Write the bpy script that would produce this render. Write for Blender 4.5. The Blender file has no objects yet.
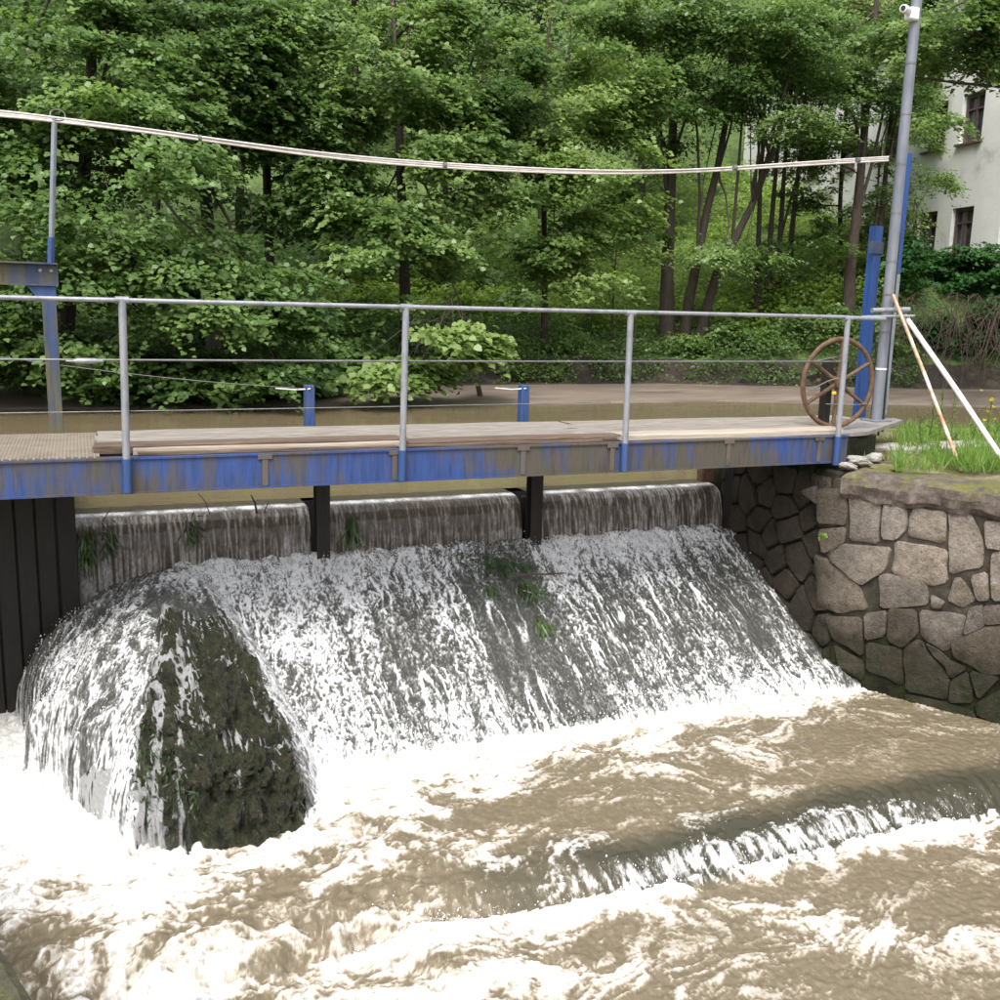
import bpy, bmesh, math, random
import numpy as np
from mathutils import Vector, Matrix

# ------------------------------------------------------------------ camera, world, sun, exposure
S = bpy.context.scene
COL = S.collection
R_ = math.radians
EYE = np.array([0.0, 0.0, 3.5])
YAW, PITCH, ROLL = R_(22.9), R_(10.87), R_(1.5)
Fw = np.array([math.sin(YAW)*math.cos(PITCH), math.cos(YAW)*math.cos(PITCH), -math.sin(PITCH)])
R0 = np.array([math.cos(YAW), -math.sin(YAW), 0.0]); U0 = np.cross(R0, Fw)
Rt = R0*math.cos(ROLL) + U0*math.sin(ROLL); Up = np.cross(Rt, Fw)
cd = bpy.data.cameras.new('camera'); cam = bpy.data.objects.new('camera', cd); COL.objects.link(cam)
cd.sensor_width = 36; cd.lens = 36.0; cd.clip_start = 0.05; cd.clip_end = 600
M = Matrix(((Rt[0], Up[0], -Fw[0], EYE[0]), (Rt[1], Up[1], -Fw[1], EYE[1]), (Rt[2], Up[2], -Fw[2], EYE[2]), (0, 0, 0, 1)))
cam.matrix_world = M
S.camera = cam

SUN_EL, SUN_AZ = R_(58), R_(215)
W = bpy.data.worlds.new('World'); S.world = W; W.use_nodes = True
wn = W.node_tree; wn.nodes.clear()
sky = wn.nodes.new('ShaderNodeTexSky'); sky.sky_type = 'NISHITA'; sky.sun_disc = False
sky.sun_elevation = SUN_EL; sky.sun_rotation = SUN_AZ; sky.dust_density = 4.0; sky.air_density = 1.0; sky.ozone_density = 0.6
hs = wn.nodes.new('ShaderNodeHueSaturation'); hs.inputs['Saturation'].default_value = 0.22
bg = wn.nodes.new('ShaderNodeBackground'); bg.inputs['Strength'].default_value = 0.15
wo = wn.nodes.new('ShaderNodeOutputWorld')
wn.links.new(sky.outputs[0], hs.inputs['Color']); wn.links.new(hs.outputs[0], bg.inputs[0]); wn.links.new(bg.outputs[0], wo.inputs[0])
sl = bpy.data.lights.new('sun', 'SUN'); sl.energy = 1.5; sl.angle = R_(34); sl.color = (1.0, 0.97, 0.92)
so = bpy.data.objects.new('sun', sl); COL.objects.link(so)
sd = Vector((math.sin(SUN_AZ)*math.cos(SUN_EL), math.cos(SUN_AZ)*math.cos(SUN_EL), math.sin(SUN_EL)))
so.rotation_euler = sd.to_track_quat('Z', 'Y').to_euler(); so.location = (-5, -8, 20)
S.view_settings.view_transform = 'Standard'; S.view_settings.look = 'None'; S.view_settings.gamma = 1.0
S.view_settings.exposure = 0.98; S.view_settings.use_curve_mapping = False
S.cycles.max_bounces = 8; S.cycles.diffuse_bounces = 4; S.cycles.glossy_bounces = 3; S.cycles.transmission_bounces = 4
S.cycles.use_denoising = True

rng = np.random.default_rng(7)
random.seed(7)

# ------------------------------------------------------------------ helpers: pixels of the survey -> metres
def ray(px, py): return Fw + (px-500)/1000.0*Rt + (500-py)/1000.0*Up
def atz(px, py, z): r = ray(px, py); return EYE + r*(z-EYE[2])/r[2]
def aty(px, py, y): r = ray(px, py); return EYE + r*y/r[1]
def atd(px, py, d): return EYE + ray(px, py)*d

# ------------------------------------------------------------------ noise
_pr = np.random.default_rng(11)
PERM = np.concatenate([_pr.permutation(256)]*3)
GA = _pr.uniform(0, 2*math.pi, 256); GX, GY = np.cos(GA), np.sin(GA)
G3 = _pr.normal(size=(256, 3)); G3 /= np.linalg.norm(G3, axis=1)[:, None]
def pn(x, y):
    x, y = np.broadcast_arrays(np.asarray(x, float), np.asarray(y, float))
    xi = np.floor(x); yi = np.floor(y); fx = x-xi; fy = y-yi
    xi = xi.astype(int) & 255; yi = yi.astype(int) & 255
    u = fx*fx*fx*(fx*(fx*6-15)+10); v = fy*fy*fy*(fy*(fy*6-15)+10)
    def g(i, j, a, b):
        h = PERM[PERM[(xi+i) & 255] + ((yi+j) & 255)]
        return GX[h]*a + GY[h]*b
    n00 = g(0, 0, fx, fy); n10 = g(1, 0, fx-1, fy); n01 = g(0, 1, fx, fy-1); n11 = g(1, 1, fx-1, fy-1)
    a = n00+u*(n10-n00); b = n01+u*(n11-n01)
    return (a+v*(b-a))*1.5
def pn3(p):
    x, y, z = p[:, 0], p[:, 1], p[:, 2]
    xi, yi, zi = np.floor(x), np.floor(y), np.floor(z); fx, fy, fz = x-xi, y-yi, z-zi
    xi, yi, zi = xi.astype(int) & 255, yi.astype(int) & 255, zi.astype(int) & 255
    s = lambda t: t*t*t*(t*(t*6-15)+10)
    u, v, w = s(fx), s(fy), s(fz); out = 0
    for i in (0, 1):
        for j in (0, 1):
            for k in (0, 1):
                h = PERM[PERM[PERM[(xi+i) & 255]+((yi+j) & 255)]+((zi+k) & 255)]
                d = G3[h, 0]*(fx-i)+G3[h, 1]*(fy-j)+G3[h, 2]*(fz-k)
                out = out + d*(u if i else 1-u)*(v if j else 1-v)*(w if k else 1-w)
    return out*1.6
def fbm(x, y, o=4):
    r = 0; a = 0.5
    for k in range(o):
        r = r+a*pn(x*2**k+17.3*k, y*2**k-9.1*k); a *= 0.5
    return r
def sst(a, b, x):
    t = np.clip((x-a)/(b-a), 0, 1); return t*t*(3-2*t)
def equal(a):
    s = np.sort(np.random.default_rng(3).choice(a.ravel(), 20000)); return np.interp(a, s, np.linspace(0, 1, len(s)))

# ------------------------------------------------------------------ materials
def nt(name):
    m = bpy.data.materials.new(name); m.use_nodes = True; t = m.node_tree; t.nodes.clear()
    o = t.nodes.new('ShaderNodeOutputMaterial'); b = t.nodes.new('ShaderNodeBsdfPrincipled')
    t.links.new(b.outputs[0], o.inputs[0]); return m, t, b, o
def node(t, kind, **kw):
    n = t.nodes.new(kind)
    for k, v in kw.items():
        if k in n.inputs.keys() if hasattr(n.inputs, 'keys') else False: n.inputs[k].default_value = v
        else: setattr(n, k, v)
    return n
def noise(t, vec, scale, detail=5.0, rough=0.6, dist=0.0):
    n = t.nodes.new('ShaderNodeTexNoise'); n.inputs['Scale'].default_value = scale; n.inputs['Detail'].default_value = detail
    n.inputs['Roughness'].default_value = rough; n.inputs['Distortion'].default_value = dist
    t.links.new(vec, n.inputs['Vector']); return n.outputs['Fac']
def coords(t, scale=(1, 1, 1), kind='Object'):
    c = t.nodes.new('ShaderNodeTexCoord'); mp = t.nodes.new('ShaderNodeMapping'); mp.inputs['Scale'].default_value = scale
    t.links.new(c.outputs[kind], mp.inputs['Vector']); return mp.outputs[0]
def gcoords(t, scale=(1, 1, 1)):
    c = t.nodes.new('ShaderNodeNewGeometry'); mp = t.nodes.new('ShaderNodeMapping'); mp.inputs['Scale'].default_value = scale
    t.links.new(c.outputs['Position'], mp.inputs['Vector']); return mp.outputs[0]
def ramp(t, fac, stops):
    r = t.nodes.new('ShaderNodeValToRGB'); e = r.color_ramp.elements
    while len(e) > 1: e.remove(e[-1])
    e[0].position = stops[0][0]; e[0].color = (*stops[0][1], 1)
    for p, c in stops[1:]:
        k = e.new(p); k.color = (*c, 1)
    t.links.new(fac, r.inputs[0]); return r.outputs[0]
def mixc(t, fac, a, b, mode='MIX'):
    n = t.nodes.new('ShaderNodeMix'); n.data_type = 'RGBA'; n.blend_type = mode
    for v, i in ((fac, 0), (a, 6), (b, 7)):
        if isinstance(v, (int, float)): n.inputs[i].default_value = v
        elif isinstance(v, tuple): n.inputs[i].default_value = (*v, 1)
        else: t.links.new(v, n.inputs[i])
    return n.outputs[2]
def mth(t, op, a, b=0.0, clamp=False):
    n = t.nodes.new('ShaderNodeMath'); n.operation = op; n.use_clamp = clamp
    for i, v in enumerate((a, b)):
        if isinstance(v, (int, float)): n.inputs[i].default_value = v
        else: t.links.new(v, n.inputs[i])
    return n.outputs[0]
def attr(t, name):
    a = t.nodes.new('ShaderNodeAttribute'); a.attribute_name = name; return a.outputs['Fac']
def bump(t, b, h, strength, dist=0.01):
    n = t.nodes.new('ShaderNodeBump'); n.inputs['Strength'].default_value = strength; n.inputs['Distance'].default_value = dist
    t.links.new(h, n.inputs['Height']); t.links.new(n.outputs[0], b.inputs['Normal'])
def mat_noise(name, stops, scale=6.0, vscale=(1, 1, 1), rough=0.8, metallic=0.0, bmp=0.3, bscale=40.0, bdist=0.01, glob=False, detail=6.0):
    m, t, b, o = nt(name); v = gcoords(t, vscale) if glob else coords(t, vscale)
    t.links.new(ramp(t, noise(t, v, scale, detail, 0.62), stops), b.inputs['Base Color'])
    b.inputs['Roughness'].default_value = rough; b.inputs['Metallic'].default_value = metallic
    bump(t, b, noise(t, v, bscale, 6), bmp, bdist)
    return m
def paint(name, col, wear, amount, rough=0.5, streak=(9, 9, 0.9)):
    """old paint: col, worn away to wear in runs that follow gravity, moss on the upper edge of the runs"""
    m, t, b, o = nt(name); v = gcoords(t, streak); v2 = gcoords(t)
    n = noise(t, v, 1.3, 6, 0.65); n2 = noise(t, v2, 2.2, 4)
    n0 = noise(t, v2, 0.55, 2)
    f = mth(t, 'ADD', mth(t, 'ADD', mth(t, 'MULTIPLY', n, 0.34), mth(t, 'MULTIPLY', n2, 0.28)), mth(t, 'MULTIPLY', n0, 0.38))
    f = ramp(t, f, [(amount-0.05, (0, 0, 0)), (amount+0.05, (1, 1, 1))])
    col = tuple(col)
    w = ramp(t, noise(t, v, 3.0, 6), [(0.3, wear[0]), (0.5, wear[1]), (0.7, wear[2])])
    c2 = ramp(t, noise(t, v, 2.1, 7, 0.7), [(0.32, tuple(x*0.42+0.008 for x in col)), (0.5, tuple(x*0.9 for x in col)), (0.7, tuple(x*1.2 for x in col))])
    t.links.new(mixc(t, f, w, c2), b.inputs['Base Color'])
    b.inputs['Roughness'].default_value = rough
    bump(t, b, noise(t, v2, 60, 5), 0.25, 0.004)
    return m

MT = {}
MT['blue_beam'] = paint('blue_beam_paint', (0.028, 0.066, 0.22), ((0.045, 0.038, 0.034), (0.085, 0.072, 0.062), (0.055, 0.062, 0.026)), 0.512)
MT['blue'] = paint('blue_post_paint', (0.030, 0.072, 0.21), ((0.05, 0.05, 0.05), (0.10, 0.09, 0.07), (0.05, 0.07, 0.10)), 0.41)
MT['navy'] = paint('dull_navy_paint', (0.025, 0.055, 0.15), ((0.05, 0.05, 0.05), (0.10, 0.09, 0.04), (0.07, 0.08, 0.05)), 0.50)
MT['galv'] = mat_noise('galvanised_steel', [(0.3, (0.20, 0.21, 0.23)), (0.55, (0.32, 0.33, 0.36)), (0.75, (0.25, 0.24, 0.24))], 14, (1, 1, 0.4), 0.5, 0.35, 0.15, 60, 0.004, True)
MT['mast'] = mat_noise('mast_grey_steel', [(0.3, (0.14, 0.15, 0.18)), (0.6, (0.21, 0.225, 0.26)), (0.75, (0.17, 0.165, 0.165))], 8, (1, 1, 0.3), 0.5, 0.2, 0.15, 50, 0.004, True)
MT['cable'] = mat_noise('pale_cable', [(0.3, (0.50, 0.44, 0.40)), (0.6, (0.66, 0.61, 0.57)), (0.8, (0.42, 0.37, 0.34))], 9, (1, 1, 1), 0.45, 0.1, 0.1, 60, 0.003, True)
MT['rust'] = mat_noise('rusty_iron', [(0.25, (0.05, 0.03, 0.022)), (0.5, (0.13, 0.075, 0.045)), (0.75, (0.20, 0.12, 0.075))], 16, (1, 1, 1), 0.8, 0.2, 0.5, 70, 0.006, True)
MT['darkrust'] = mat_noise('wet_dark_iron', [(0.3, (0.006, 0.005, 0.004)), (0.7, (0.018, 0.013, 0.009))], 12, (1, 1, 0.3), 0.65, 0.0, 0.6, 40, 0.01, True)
MT['black'] = mat_noise('black_cable', [(0.3, (0.012, 0.012, 0.013)), (0.7, (0.025, 0.025, 0.027))], 10, rough=0.5)
MT['wire'] = mat_noise('grey_wire', [(0.3, (0.11, 0.11, 0.11)), (0.7, (0.20, 0.20, 0.20))], 10, rough=0.5, metallic=0.3, glob=True)
MT['white'] = mat_noise('white_plastic', [(0.3, (0.72, 0.72, 0.72)), (0.7, (0.82, 0.82, 0.82))], 10, rough=0.4, bmp=0.03)
MT['palewood'] = mat_noise('weathered_plank', [(0.28, (0.06, 0.048, 0.038)), (0.42, (0.19, 0.163, 0.137)), (0.55, (0.26, 0.232, 0.20)), (0.75, (0.35, 0.325, 0.295))], 5, (0.9, 14, 14), 0.85, 0, 0.5, 9, 0.01, True)
MT['brownwood'] = mat_noise('brown_wet_plank', [(0.28, (0.04, 0.026, 0.018)), (0.5, (0.12, 0.082, 0.058)), (0.75, (0.21, 0.155, 0.115))], 5, (0.7, 12, 12), 0.85, 0, 0.5, 9, 0.01, True)
MT['batten'] = mat_noise('pale_batten', [(0.3, (0.28, 0.22, 0.16)), (0.55, (0.42, 0.36, 0.29)), (0.8, (0.52, 0.48, 0.43))], 5, (0.6, 14, 14), 0.8, 0, 0.3, 9, 0.006, True)
MT['orangepole'] = mat_noise('rusty_white_pole', [(0.35, (0.34, 0.17, 0.08)), (0.5, (0.48, 0.34, 0.23)), (0.62, (0.68, 0.62, 0.56))], 3, (2, 2, 2), 0.6, 0, 0.2, 50, 0.004, True)
MT['whitepole'] = mat_noise('white_pole', [(0.3, (0.52, 0.48, 0.46)), (0.55, (0.72, 0.69, 0.67))], 6, (2, 2, 2), 0.5, 0, 0.1, 50, 0.003, True)
MT['bark'] = mat_noise('tree_bark', [(0.3, (0.022, 0.017, 0.012)), (0.6, (0.055, 0.042, 0.030)), (0.8, (0.075, 0.066, 0.045))], 7, (3, 3, 0.5), 0.9, 0, 0.8, 12, 0.03, True)
MT['twig'] = mat_noise('dead_twig', [(0.3, (0.045, 0.030, 0.022)), (0.7, (0.11, 0.08, 0.06))], 6, rough=0.9, glob=True)
MT['plaster'] = mat_noise('white_plaster', [(0.26, (0.36, 0.35, 0.34)), (0.42, (0.70, 0.69, 0.67)), (0.7, (0.80, 0.79, 0.77))], 0.7, (1, 1, 1), 0.9, 0, 0.4, 12, 0.02, True, 8)
MT['winframe'] = mat_noise('brown_window_frame', [(0.3, (0.08, 0.05, 0.045)), (0.7, (0.15, 0.10, 0.09))], 6, rough=0.7)
MT['rooftile'] = mat_noise('roof_tile', [(0.3, (0.10, 0.05, 0.035)), (0.7, (0.19, 0.09, 0.06))], 3, rough=0.85, bmp=0.6)
MT['mud'] = mat_noise('river_mud', [(0.3, (0.10, 0.075, 0.058)), (0.5, (0.175, 0.138, 0.11)), (0.62, (0.21, 0.17, 0.14)), (0.75, (0.26, 0.215, 0.18))], 1.4, (0.4, 1.6, 1), 0.55, 0, 0.5, 7, 0.05, True, 8)
MT['bankface'] = mat_noise('earth_bank_face', [(0.3, (0.014, 0.011, 0.008)), (0.5, (0.040, 0.031, 0.022)), (0.62, (0.075, 0.062, 0.045)), (0.75, (0.045, 0.055, 0.018))], 1.6, (1, 1, 1.8), 0.95, 0, 1.0, 7, 0.12, True, 9)
MT['mortar_plain'] = mat_noise('wall_mortar', [(0.3, (0.04, 0.034, 0.027)), (0.55, (0.10, 0.086, 0.07)), (0.8, (0.17, 0.15, 0.125))], 5, rough=0.95, bmp=0.9, bscale=30, bdist=0.02, glob=True)
MT['darkwall'] = mat_noise('shade_darkened_wet_wall', [(0.3, (0.008, 0.006, 0.005)), (0.6, (0.018, 0.014, 0.010)), (0.8, (0.028, 0.025, 0.014))], 4, (2, 2, 0.6), 0.6, 0, 0.6, 20, 0.02, True)  # near black: the deep shade under the deck is put into this colour
MT['droplet'] = mat_noise('white_spray', [(0.3, (0.80, 0.80, 0.80)), (0.7, (0.88, 0.88, 0.88))], 5, rough=0.35, bmp=0.0)
def m_glass():
    m, t, b, o = nt('dark_window_glass'); v = coords(t)
    t.links.new(ramp(t, noise(t, v, 1.5), [(0.3, (0.03, 0.035, 0.04)), (0.7, (0.12, 0.13, 0.15))]), b.inputs['Base Color'])
    b.inputs['Roughness'].default_value = 0.08; return m
MT['glass'] = m_glass()
def m_leaf(name, c0, c1, c2, tr=0.42, rough=0.38):
    m, t, b, o = nt(name); f = attr(t, 'tint')
    c = ramp(t, f, [(0.0, c0), (0.5, c1), (1.0, c2)])
    t.links.new(c, b.inputs['Base Color']); b.inputs['Roughness'].default_value = rough
    b.inputs['Specular IOR Level'].default_value = 0.45
    tl = t.nodes.new('ShaderNodeBsdfTranslucent'); t.links.new(mixc(t, 1.0, c, (1.25, 1.35, 0.75), 'MULTIPLY'), tl.inputs[0])
    mx = t.nodes.new('ShaderNodeMixShader'); mx.inputs[0].default_value = tr
    t.links.new(b.outputs[0], mx.inputs[1]); t.links.new(tl.outputs[0], mx.inputs[2]); t.links.new(mx.outputs[0], o.inputs[0])
    return m
MT['leaf_a'] = m_leaf('broad_leaf', (0.058, 0.110, 0.030), (0.125, 0.208, 0.062), (0.23, 0.33, 0.12))
MT['leaf_b'] = m_leaf('alder_leaf', (0.056, 0.108, 0.028), (0.122, 0.200, 0.058), (0.225, 0.315, 0.11))
MT['leaf_c'] = m_leaf('hazel_leaf', (0.075, 0.132, 0.035), (0.150, 0.230, 0.064), (0.25, 0.34, 0.115))
MT['leaf_d'] = m_leaf('ivy_leaf', (0.026, 0.085, 0.024), (0.055, 0.155, 0.040), (0.10, 0.23, 0.062))
MT['under'] = m_leaf('undergrowth_leaf', (0.10, 0.17, 0.03), (0.18, 0.28, 0.05), (0.28, 0.37, 0.08), 0.5)
MT['grass'] = m_leaf('grass_blade', (0.09, 0.17, 0.025), (0.16, 0.29, 0.045), (0.32, 0.32, 0.14), 0.35, 0.6)
MT['weed'] = m_leaf('wet_weed', (0.02, 0.04, 0.012), (0.035, 0.07, 0.018), (0.07, 0.12, 0.03), 0.15, 0.3)
MT['petal'] = m_leaf('yellow_petal', (0.60, 0.42, 0.02), (0.70, 0.52, 0.03), (0.75, 0.60, 0.05), 0.2)

def m_ground():
    m, t, b, o = nt('forest_floor'); v = gcoords(t)
    t.links.new(ramp(t, noise(t, v, 0.9, 8, 0.7), [(0.3, (0.05, 0.07, 0.02)), (0.5, (0.08, 0.13, 0.03)), (0.68, (0.12, 0.19, 0.04))]), b.inputs['Base Color'])
    b.inputs['Roughness'].default_value = 0.95; bump(t, b, noise(t, v, 6, 8), 1.0, 0.2); return m
MT['ground'] = m_ground()
def m_moss(name, base, amt):
    m, t, b, o = nt(name); v = gcoords(t); g = t.nodes.new('ShaderNodeNewGeometry'); sx = t.nodes.new('ShaderNodeSeparateXYZ')
    t.links.new(g.outputs['Normal'], sx.inputs[0])
    c = ramp(t, noise(t, v, 9, 8, 0.7), base)
    mo = ramp(t, noise(t, v, 20, 6), [(0.3, (0.07, 0.08, 0.015)), (0.7, (0.19, 0.185, 0.03))])
    f = mth(t, 'MULTIPLY', ramp(t, noise(t, v, 3.2, 7, 0.65), [(amt-0.04, (0, 0, 0)), (amt+0.05, (0.85, 0.85, 0.85))]), ramp(t, sx.outputs[2], [(0.25, (0, 0, 0)), (0.75, (1, 1, 1))]))
    t.links.new(mixc(t, f, c, mo), b.inputs['Base Color']); b.inputs['Roughness'].default_value = 0.95
    bump(t, b, noise(t, v, 35, 8, 0.7), 0.9, 0.02); return m
MT['coping'] = m_moss('mossy_coping', [(0.3, (0.045, 0.035, 0.028)), (0.5, (0.11, 0.085, 0.07)), (0.75, (0.24, 0.21, 0.185))], 0.50)
MT['bank'] = m_moss('grassy_bank_soil', [(0.3, (0.10, 0.085, 0.05)), (0.5, (0.20, 0.17, 0.10)), (0.75, (0.34, 0.29, 0.20))], 0.50)
MT['ledge'] = m_moss('mossy_concrete_ledge', [(0.3, (0.035, 0.035, 0.022)), (0.55, (0.08, 0.075, 0.045)), (0.8, (0.14, 0.13, 0.09))], 0.57)
MT['paleconc'] = mat_noise('pale_concrete', [(0.3, (0.20, 0.185, 0.165)), (0.55, (0.36, 0.34, 0.31)), (0.8, (0.46, 0.44, 0.41))], 7, rough=0.9, bmp=0.6, bscale=25, bdist=0.015, glob=True)

def m_stone():
    """granite blocks: grey-buff, lichen; wet, dark and mossy towards the waterline"""
    m, t, b, o = nt('granite_block'); v = gcoords(t); oi = t.nodes.new('ShaderNodeObjectInfo')
    g = t.nodes.new('ShaderNodeNewGeometry'); sx = t.nodes.new('ShaderNodeSeparateXYZ'); t.links.new(g.outputs['Position'], sx.inputs[0])
    c = ramp(t, mth(t, 'ADD', mth(t, 'MULTIPLY', noise(t, v, 18, 8, 0.8), 0.65), mth(t, 'MULTIPLY', noise(t, v, 90, 3, 0.7), 0.35)), [(0.34, (0.15, 0.13, 0.112)), (0.5, (0.33, 0.295, 0.262)), (0.64, (0.50, 0.46, 0.42))])
    tone = ramp(t, oi.outputs['Random'], [(0.0, (0.62, 0.58, 0.52)), (0.35, (0.95, 0.88, 0.76)), (0.7, (1.0, 0.98, 0.98)), (1.0, (1.2, 1.12, 1.0))])
    c = mixc(t, 1.0, c, tone, 'MULTIPLY')
    li = ramp(t, noise(t, v, 5, 7, 0.7), [(0.55, (0, 0, 0)), (0.66, (0.75, 0.75, 0.75))])
    c = mixc(t, li, c, (0.16, 0.15, 0.055))
    st = ramp(t, noise(t, v, 2.4, 6, 0.6), [(0.45, (0, 0, 0)), (0.62, (1, 1, 1))])
    c = mixc(t, mth(t, 'MULTIPLY', st, 0.4), c, (0.09, 0.075, 0.06))
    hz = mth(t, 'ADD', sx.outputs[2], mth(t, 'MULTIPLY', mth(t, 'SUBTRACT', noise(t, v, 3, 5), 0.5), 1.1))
    damp_shade = ramp(t, mth(t, 'DIVIDE', hz, 2.0), [(0.24, (1, 1, 1)), (0.70, (0, 0, 0))])
    # the wet face under the bridge, with the bridge's shade painted into its colour
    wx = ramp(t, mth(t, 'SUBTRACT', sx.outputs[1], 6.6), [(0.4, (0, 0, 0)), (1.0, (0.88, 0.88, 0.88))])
    damp_shade = mth(t, 'MAXIMUM', mth(t, 'MULTIPLY', damp_shade, 0.85), mth(t, 'MULTIPLY', wx, 1.0))
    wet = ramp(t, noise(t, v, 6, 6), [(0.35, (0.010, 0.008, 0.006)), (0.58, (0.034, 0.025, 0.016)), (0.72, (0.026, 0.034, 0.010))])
    c = mixc(t, damp_shade, c, wet)
    ms = mth(t, 'MULTIPLY', ramp(t, mth(t, 'DIVIDE', hz, 2.0), [(0.06, (1, 1, 1)), (0.30, (0, 0, 0))]), ramp(t, noise(t, v, 7, 6), [(0.4, (0.2,)*3), (0.6, (1, 1, 1))]))
    c = mixc(t, ms, c, (0.022, 0.030, 0.009))
    t.links.new(c, b.inputs['Base Color'])
    rr = mth(t, 'SUBTRACT', 0.92, mth(t, 'MULTIPLY', damp_shade, 0.35)); t.links.new(rr, b.inputs['Roughness'])
    b.inputs['Specular IOR Level'].default_value = 0.2; bump(t, b, mth(t, 'ADD', noise(t, v, 11, 8, 0.75), mth(t, 'MULTIPLY', noise(t, v, 60, 4), 0.5)), 1.0, 0.06); return m
MT['stone'] = m_stone()

def m_mortar():
    m, t, b, o = nt('wall_mortar'); v = gcoords(t); g = t.nodes.new('ShaderNodeNewGeometry'); sx = t.nodes.new('ShaderNodeSeparateXYZ'); t.links.new(g.outputs['Position'], sx.inputs[0])
    c = ramp(t, noise(t, v, 6, 8, 0.7), [(0.3, (0.03, 0.025, 0.02)), (0.55, (0.078, 0.066, 0.053)), (0.8, (0.15, 0.13, 0.11))])
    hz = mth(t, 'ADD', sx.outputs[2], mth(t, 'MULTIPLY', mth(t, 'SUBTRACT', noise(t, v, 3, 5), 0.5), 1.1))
    d = mth(t, 'MAXIMUM', ramp(t, mth(t, 'DIVIDE', hz, 2.0), [(0.25, (1, 1, 1)), (0.65, (0, 0, 0))]), ramp(t, mth(t, 'SUBTRACT', sx.outputs[1], 6.6), [(0.45, (0, 0, 0)), (0.98, (1, 1, 1))]))  # second ramp paints the bridge's shade into the mortar
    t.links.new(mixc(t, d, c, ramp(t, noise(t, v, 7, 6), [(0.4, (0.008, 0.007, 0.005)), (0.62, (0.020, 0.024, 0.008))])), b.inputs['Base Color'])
    b.inputs['Roughness'].default_value = 0.9; b.inputs['Specular IOR Level'].default_value = 0.2; bump(t, b, noise(t, v, 30, 8, 0.7), 0.9, 0.02); return m
MT['mortar'] = m_mortar()
def m_water(name, mud, film, fine=1.0, ripple=0.35):
    """muddy water and the foam that rides on it: foam = how much air, film = thin sheet over dark bed"""
    m, t, b, o = nt(name); v = gcoords(t)
    f = attr(t, 'foam'); k = attr(t, 'film')
    k2 = mth(t, 'SUBTRACT', mth(t, 'MULTIPLY', k, 2.0), 1.0, True)
    n = noise(t, gcoords(t, (1, 0.42, 0.42)), 60, 3, 0.7); n2 = noise(t, gcoords(t, (1, 0.5, 0.5)), 24, 5, 0.65)
    g = mth(t, 'ADD', mth(t, 'MULTIPLY', mth(t, 'SUBTRACT', n, 0.5), mth(t, 'ADD', 1.1*fine, mth(t, 'MULTIPLY', k2, 0.35*fine))), mth(t, 'MULTIPLY', mth(t, 'SUBTRACT', n2, 0.5), mth(t, 'ADD', 0.85*fine, mth(t, 'MULTIPLY', k2, 0.15*fine))))
    ff = mth(t, 'ADD', f, g)
    mudc = ramp(t, n2, [(0.3, tuple(x*0.88 for x in mud)), (0.7, tuple(x*1.1 for x in mud))])
    pool = mixc(t, ramp(t, ff, [(0.08, (0, 0, 0)), (0.62, (1, 1, 1))]), mudc, (0.335, 0.285, 0.215))
    white = ramp(t, ff, [(0.38, (0, 0, 0)), (1.0, (1, 1, 1))])
    pool = mixc(t, white, pool, mixc(t, ramp(t, ff, [(0.8, (0, 0, 0)), (1.15, (1, 1, 1))]), (0.50, 0.475, 0.435), (0.68, 0.67, 0.65)))
    fl = ramp(t, ff, [(-0.0, film), (0.48, tuple(x*2.1+0.03 for x in film)), (0.78, (0.36, 0.36, 0.365)), (1.12, (0.72, 0.72, 0.73))])
    dk = mixc(t, white, mixc(t, ramp(t, ff, [(0.22, (0, 0, 0)), (0.55, (1, 1, 1))]), (0.050, 0.047, 0.032), (0.24, 0.235, 0.22)), (0.66, 0.66, 0.67))
    kd = mth(t, 'MULTIPLY', k, 2.0, True); kf = mth(t, 'SUBTRACT', mth(t, 'MULTIPLY', k, 2.0), 1.0, True)
    c = mixc(t, kf, mixc(t, kd, pool, dk), fl)
    t.links.new(c, b.inputs['Base Color']); b.inputs['IOR'].default_value = 1.33
    r = ramp(t, ff, [(0.2, (0.10,)*3), (0.7, (0.5,)*3)]); t.links.new(r, b.inputs['Roughness'])
    h = mth(t, 'ADD', mth(t, 'MULTIPLY', noise(t, v, 14, 3, 0.5), 0.8), mth(t, 'MULTIPLY', n, k2))
    h = mth(t, 'ADD', h, mth(t, 'MULTIPLY', white, 0.3))
    bump(t, b, h, ripple, 0.02); return m
MT['water'] = m_water('muddy_river_water', (0.158, 0.130, 0.086), (0.058, 0.058, 0.053), 1.0, 0.20)
MT['sheet'] = m_water('falling_sheet_water', (0.10, 0.085, 0.06), (0.075, 0.062, 0.052), 0.7, 0.12)
def m_pond():
    m, t, b, o = nt('still_muddy_water'); v = gcoords(t, (0.5, 1.6, 1))
    t.links.new(ramp(t, noise(t, v, 0.5, 4), [(0.3, (0.15, 0.118, 0.070)), (0.7, (0.185, 0.145, 0.085))]), b.inputs['Base Color'])
    b.inputs['Roughness'].default_value = 0.06; b.inputs['IOR'].default_value = 1.33
    bump(t, b, mth(t, 'ADD', noise(t, v, 2.2, 4), mth(t, 'MULTIPLY', noise(t, v, 9, 3), 0.3)), 0.16, 0.05); return m
MT['pond'] = m_pond()
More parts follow.
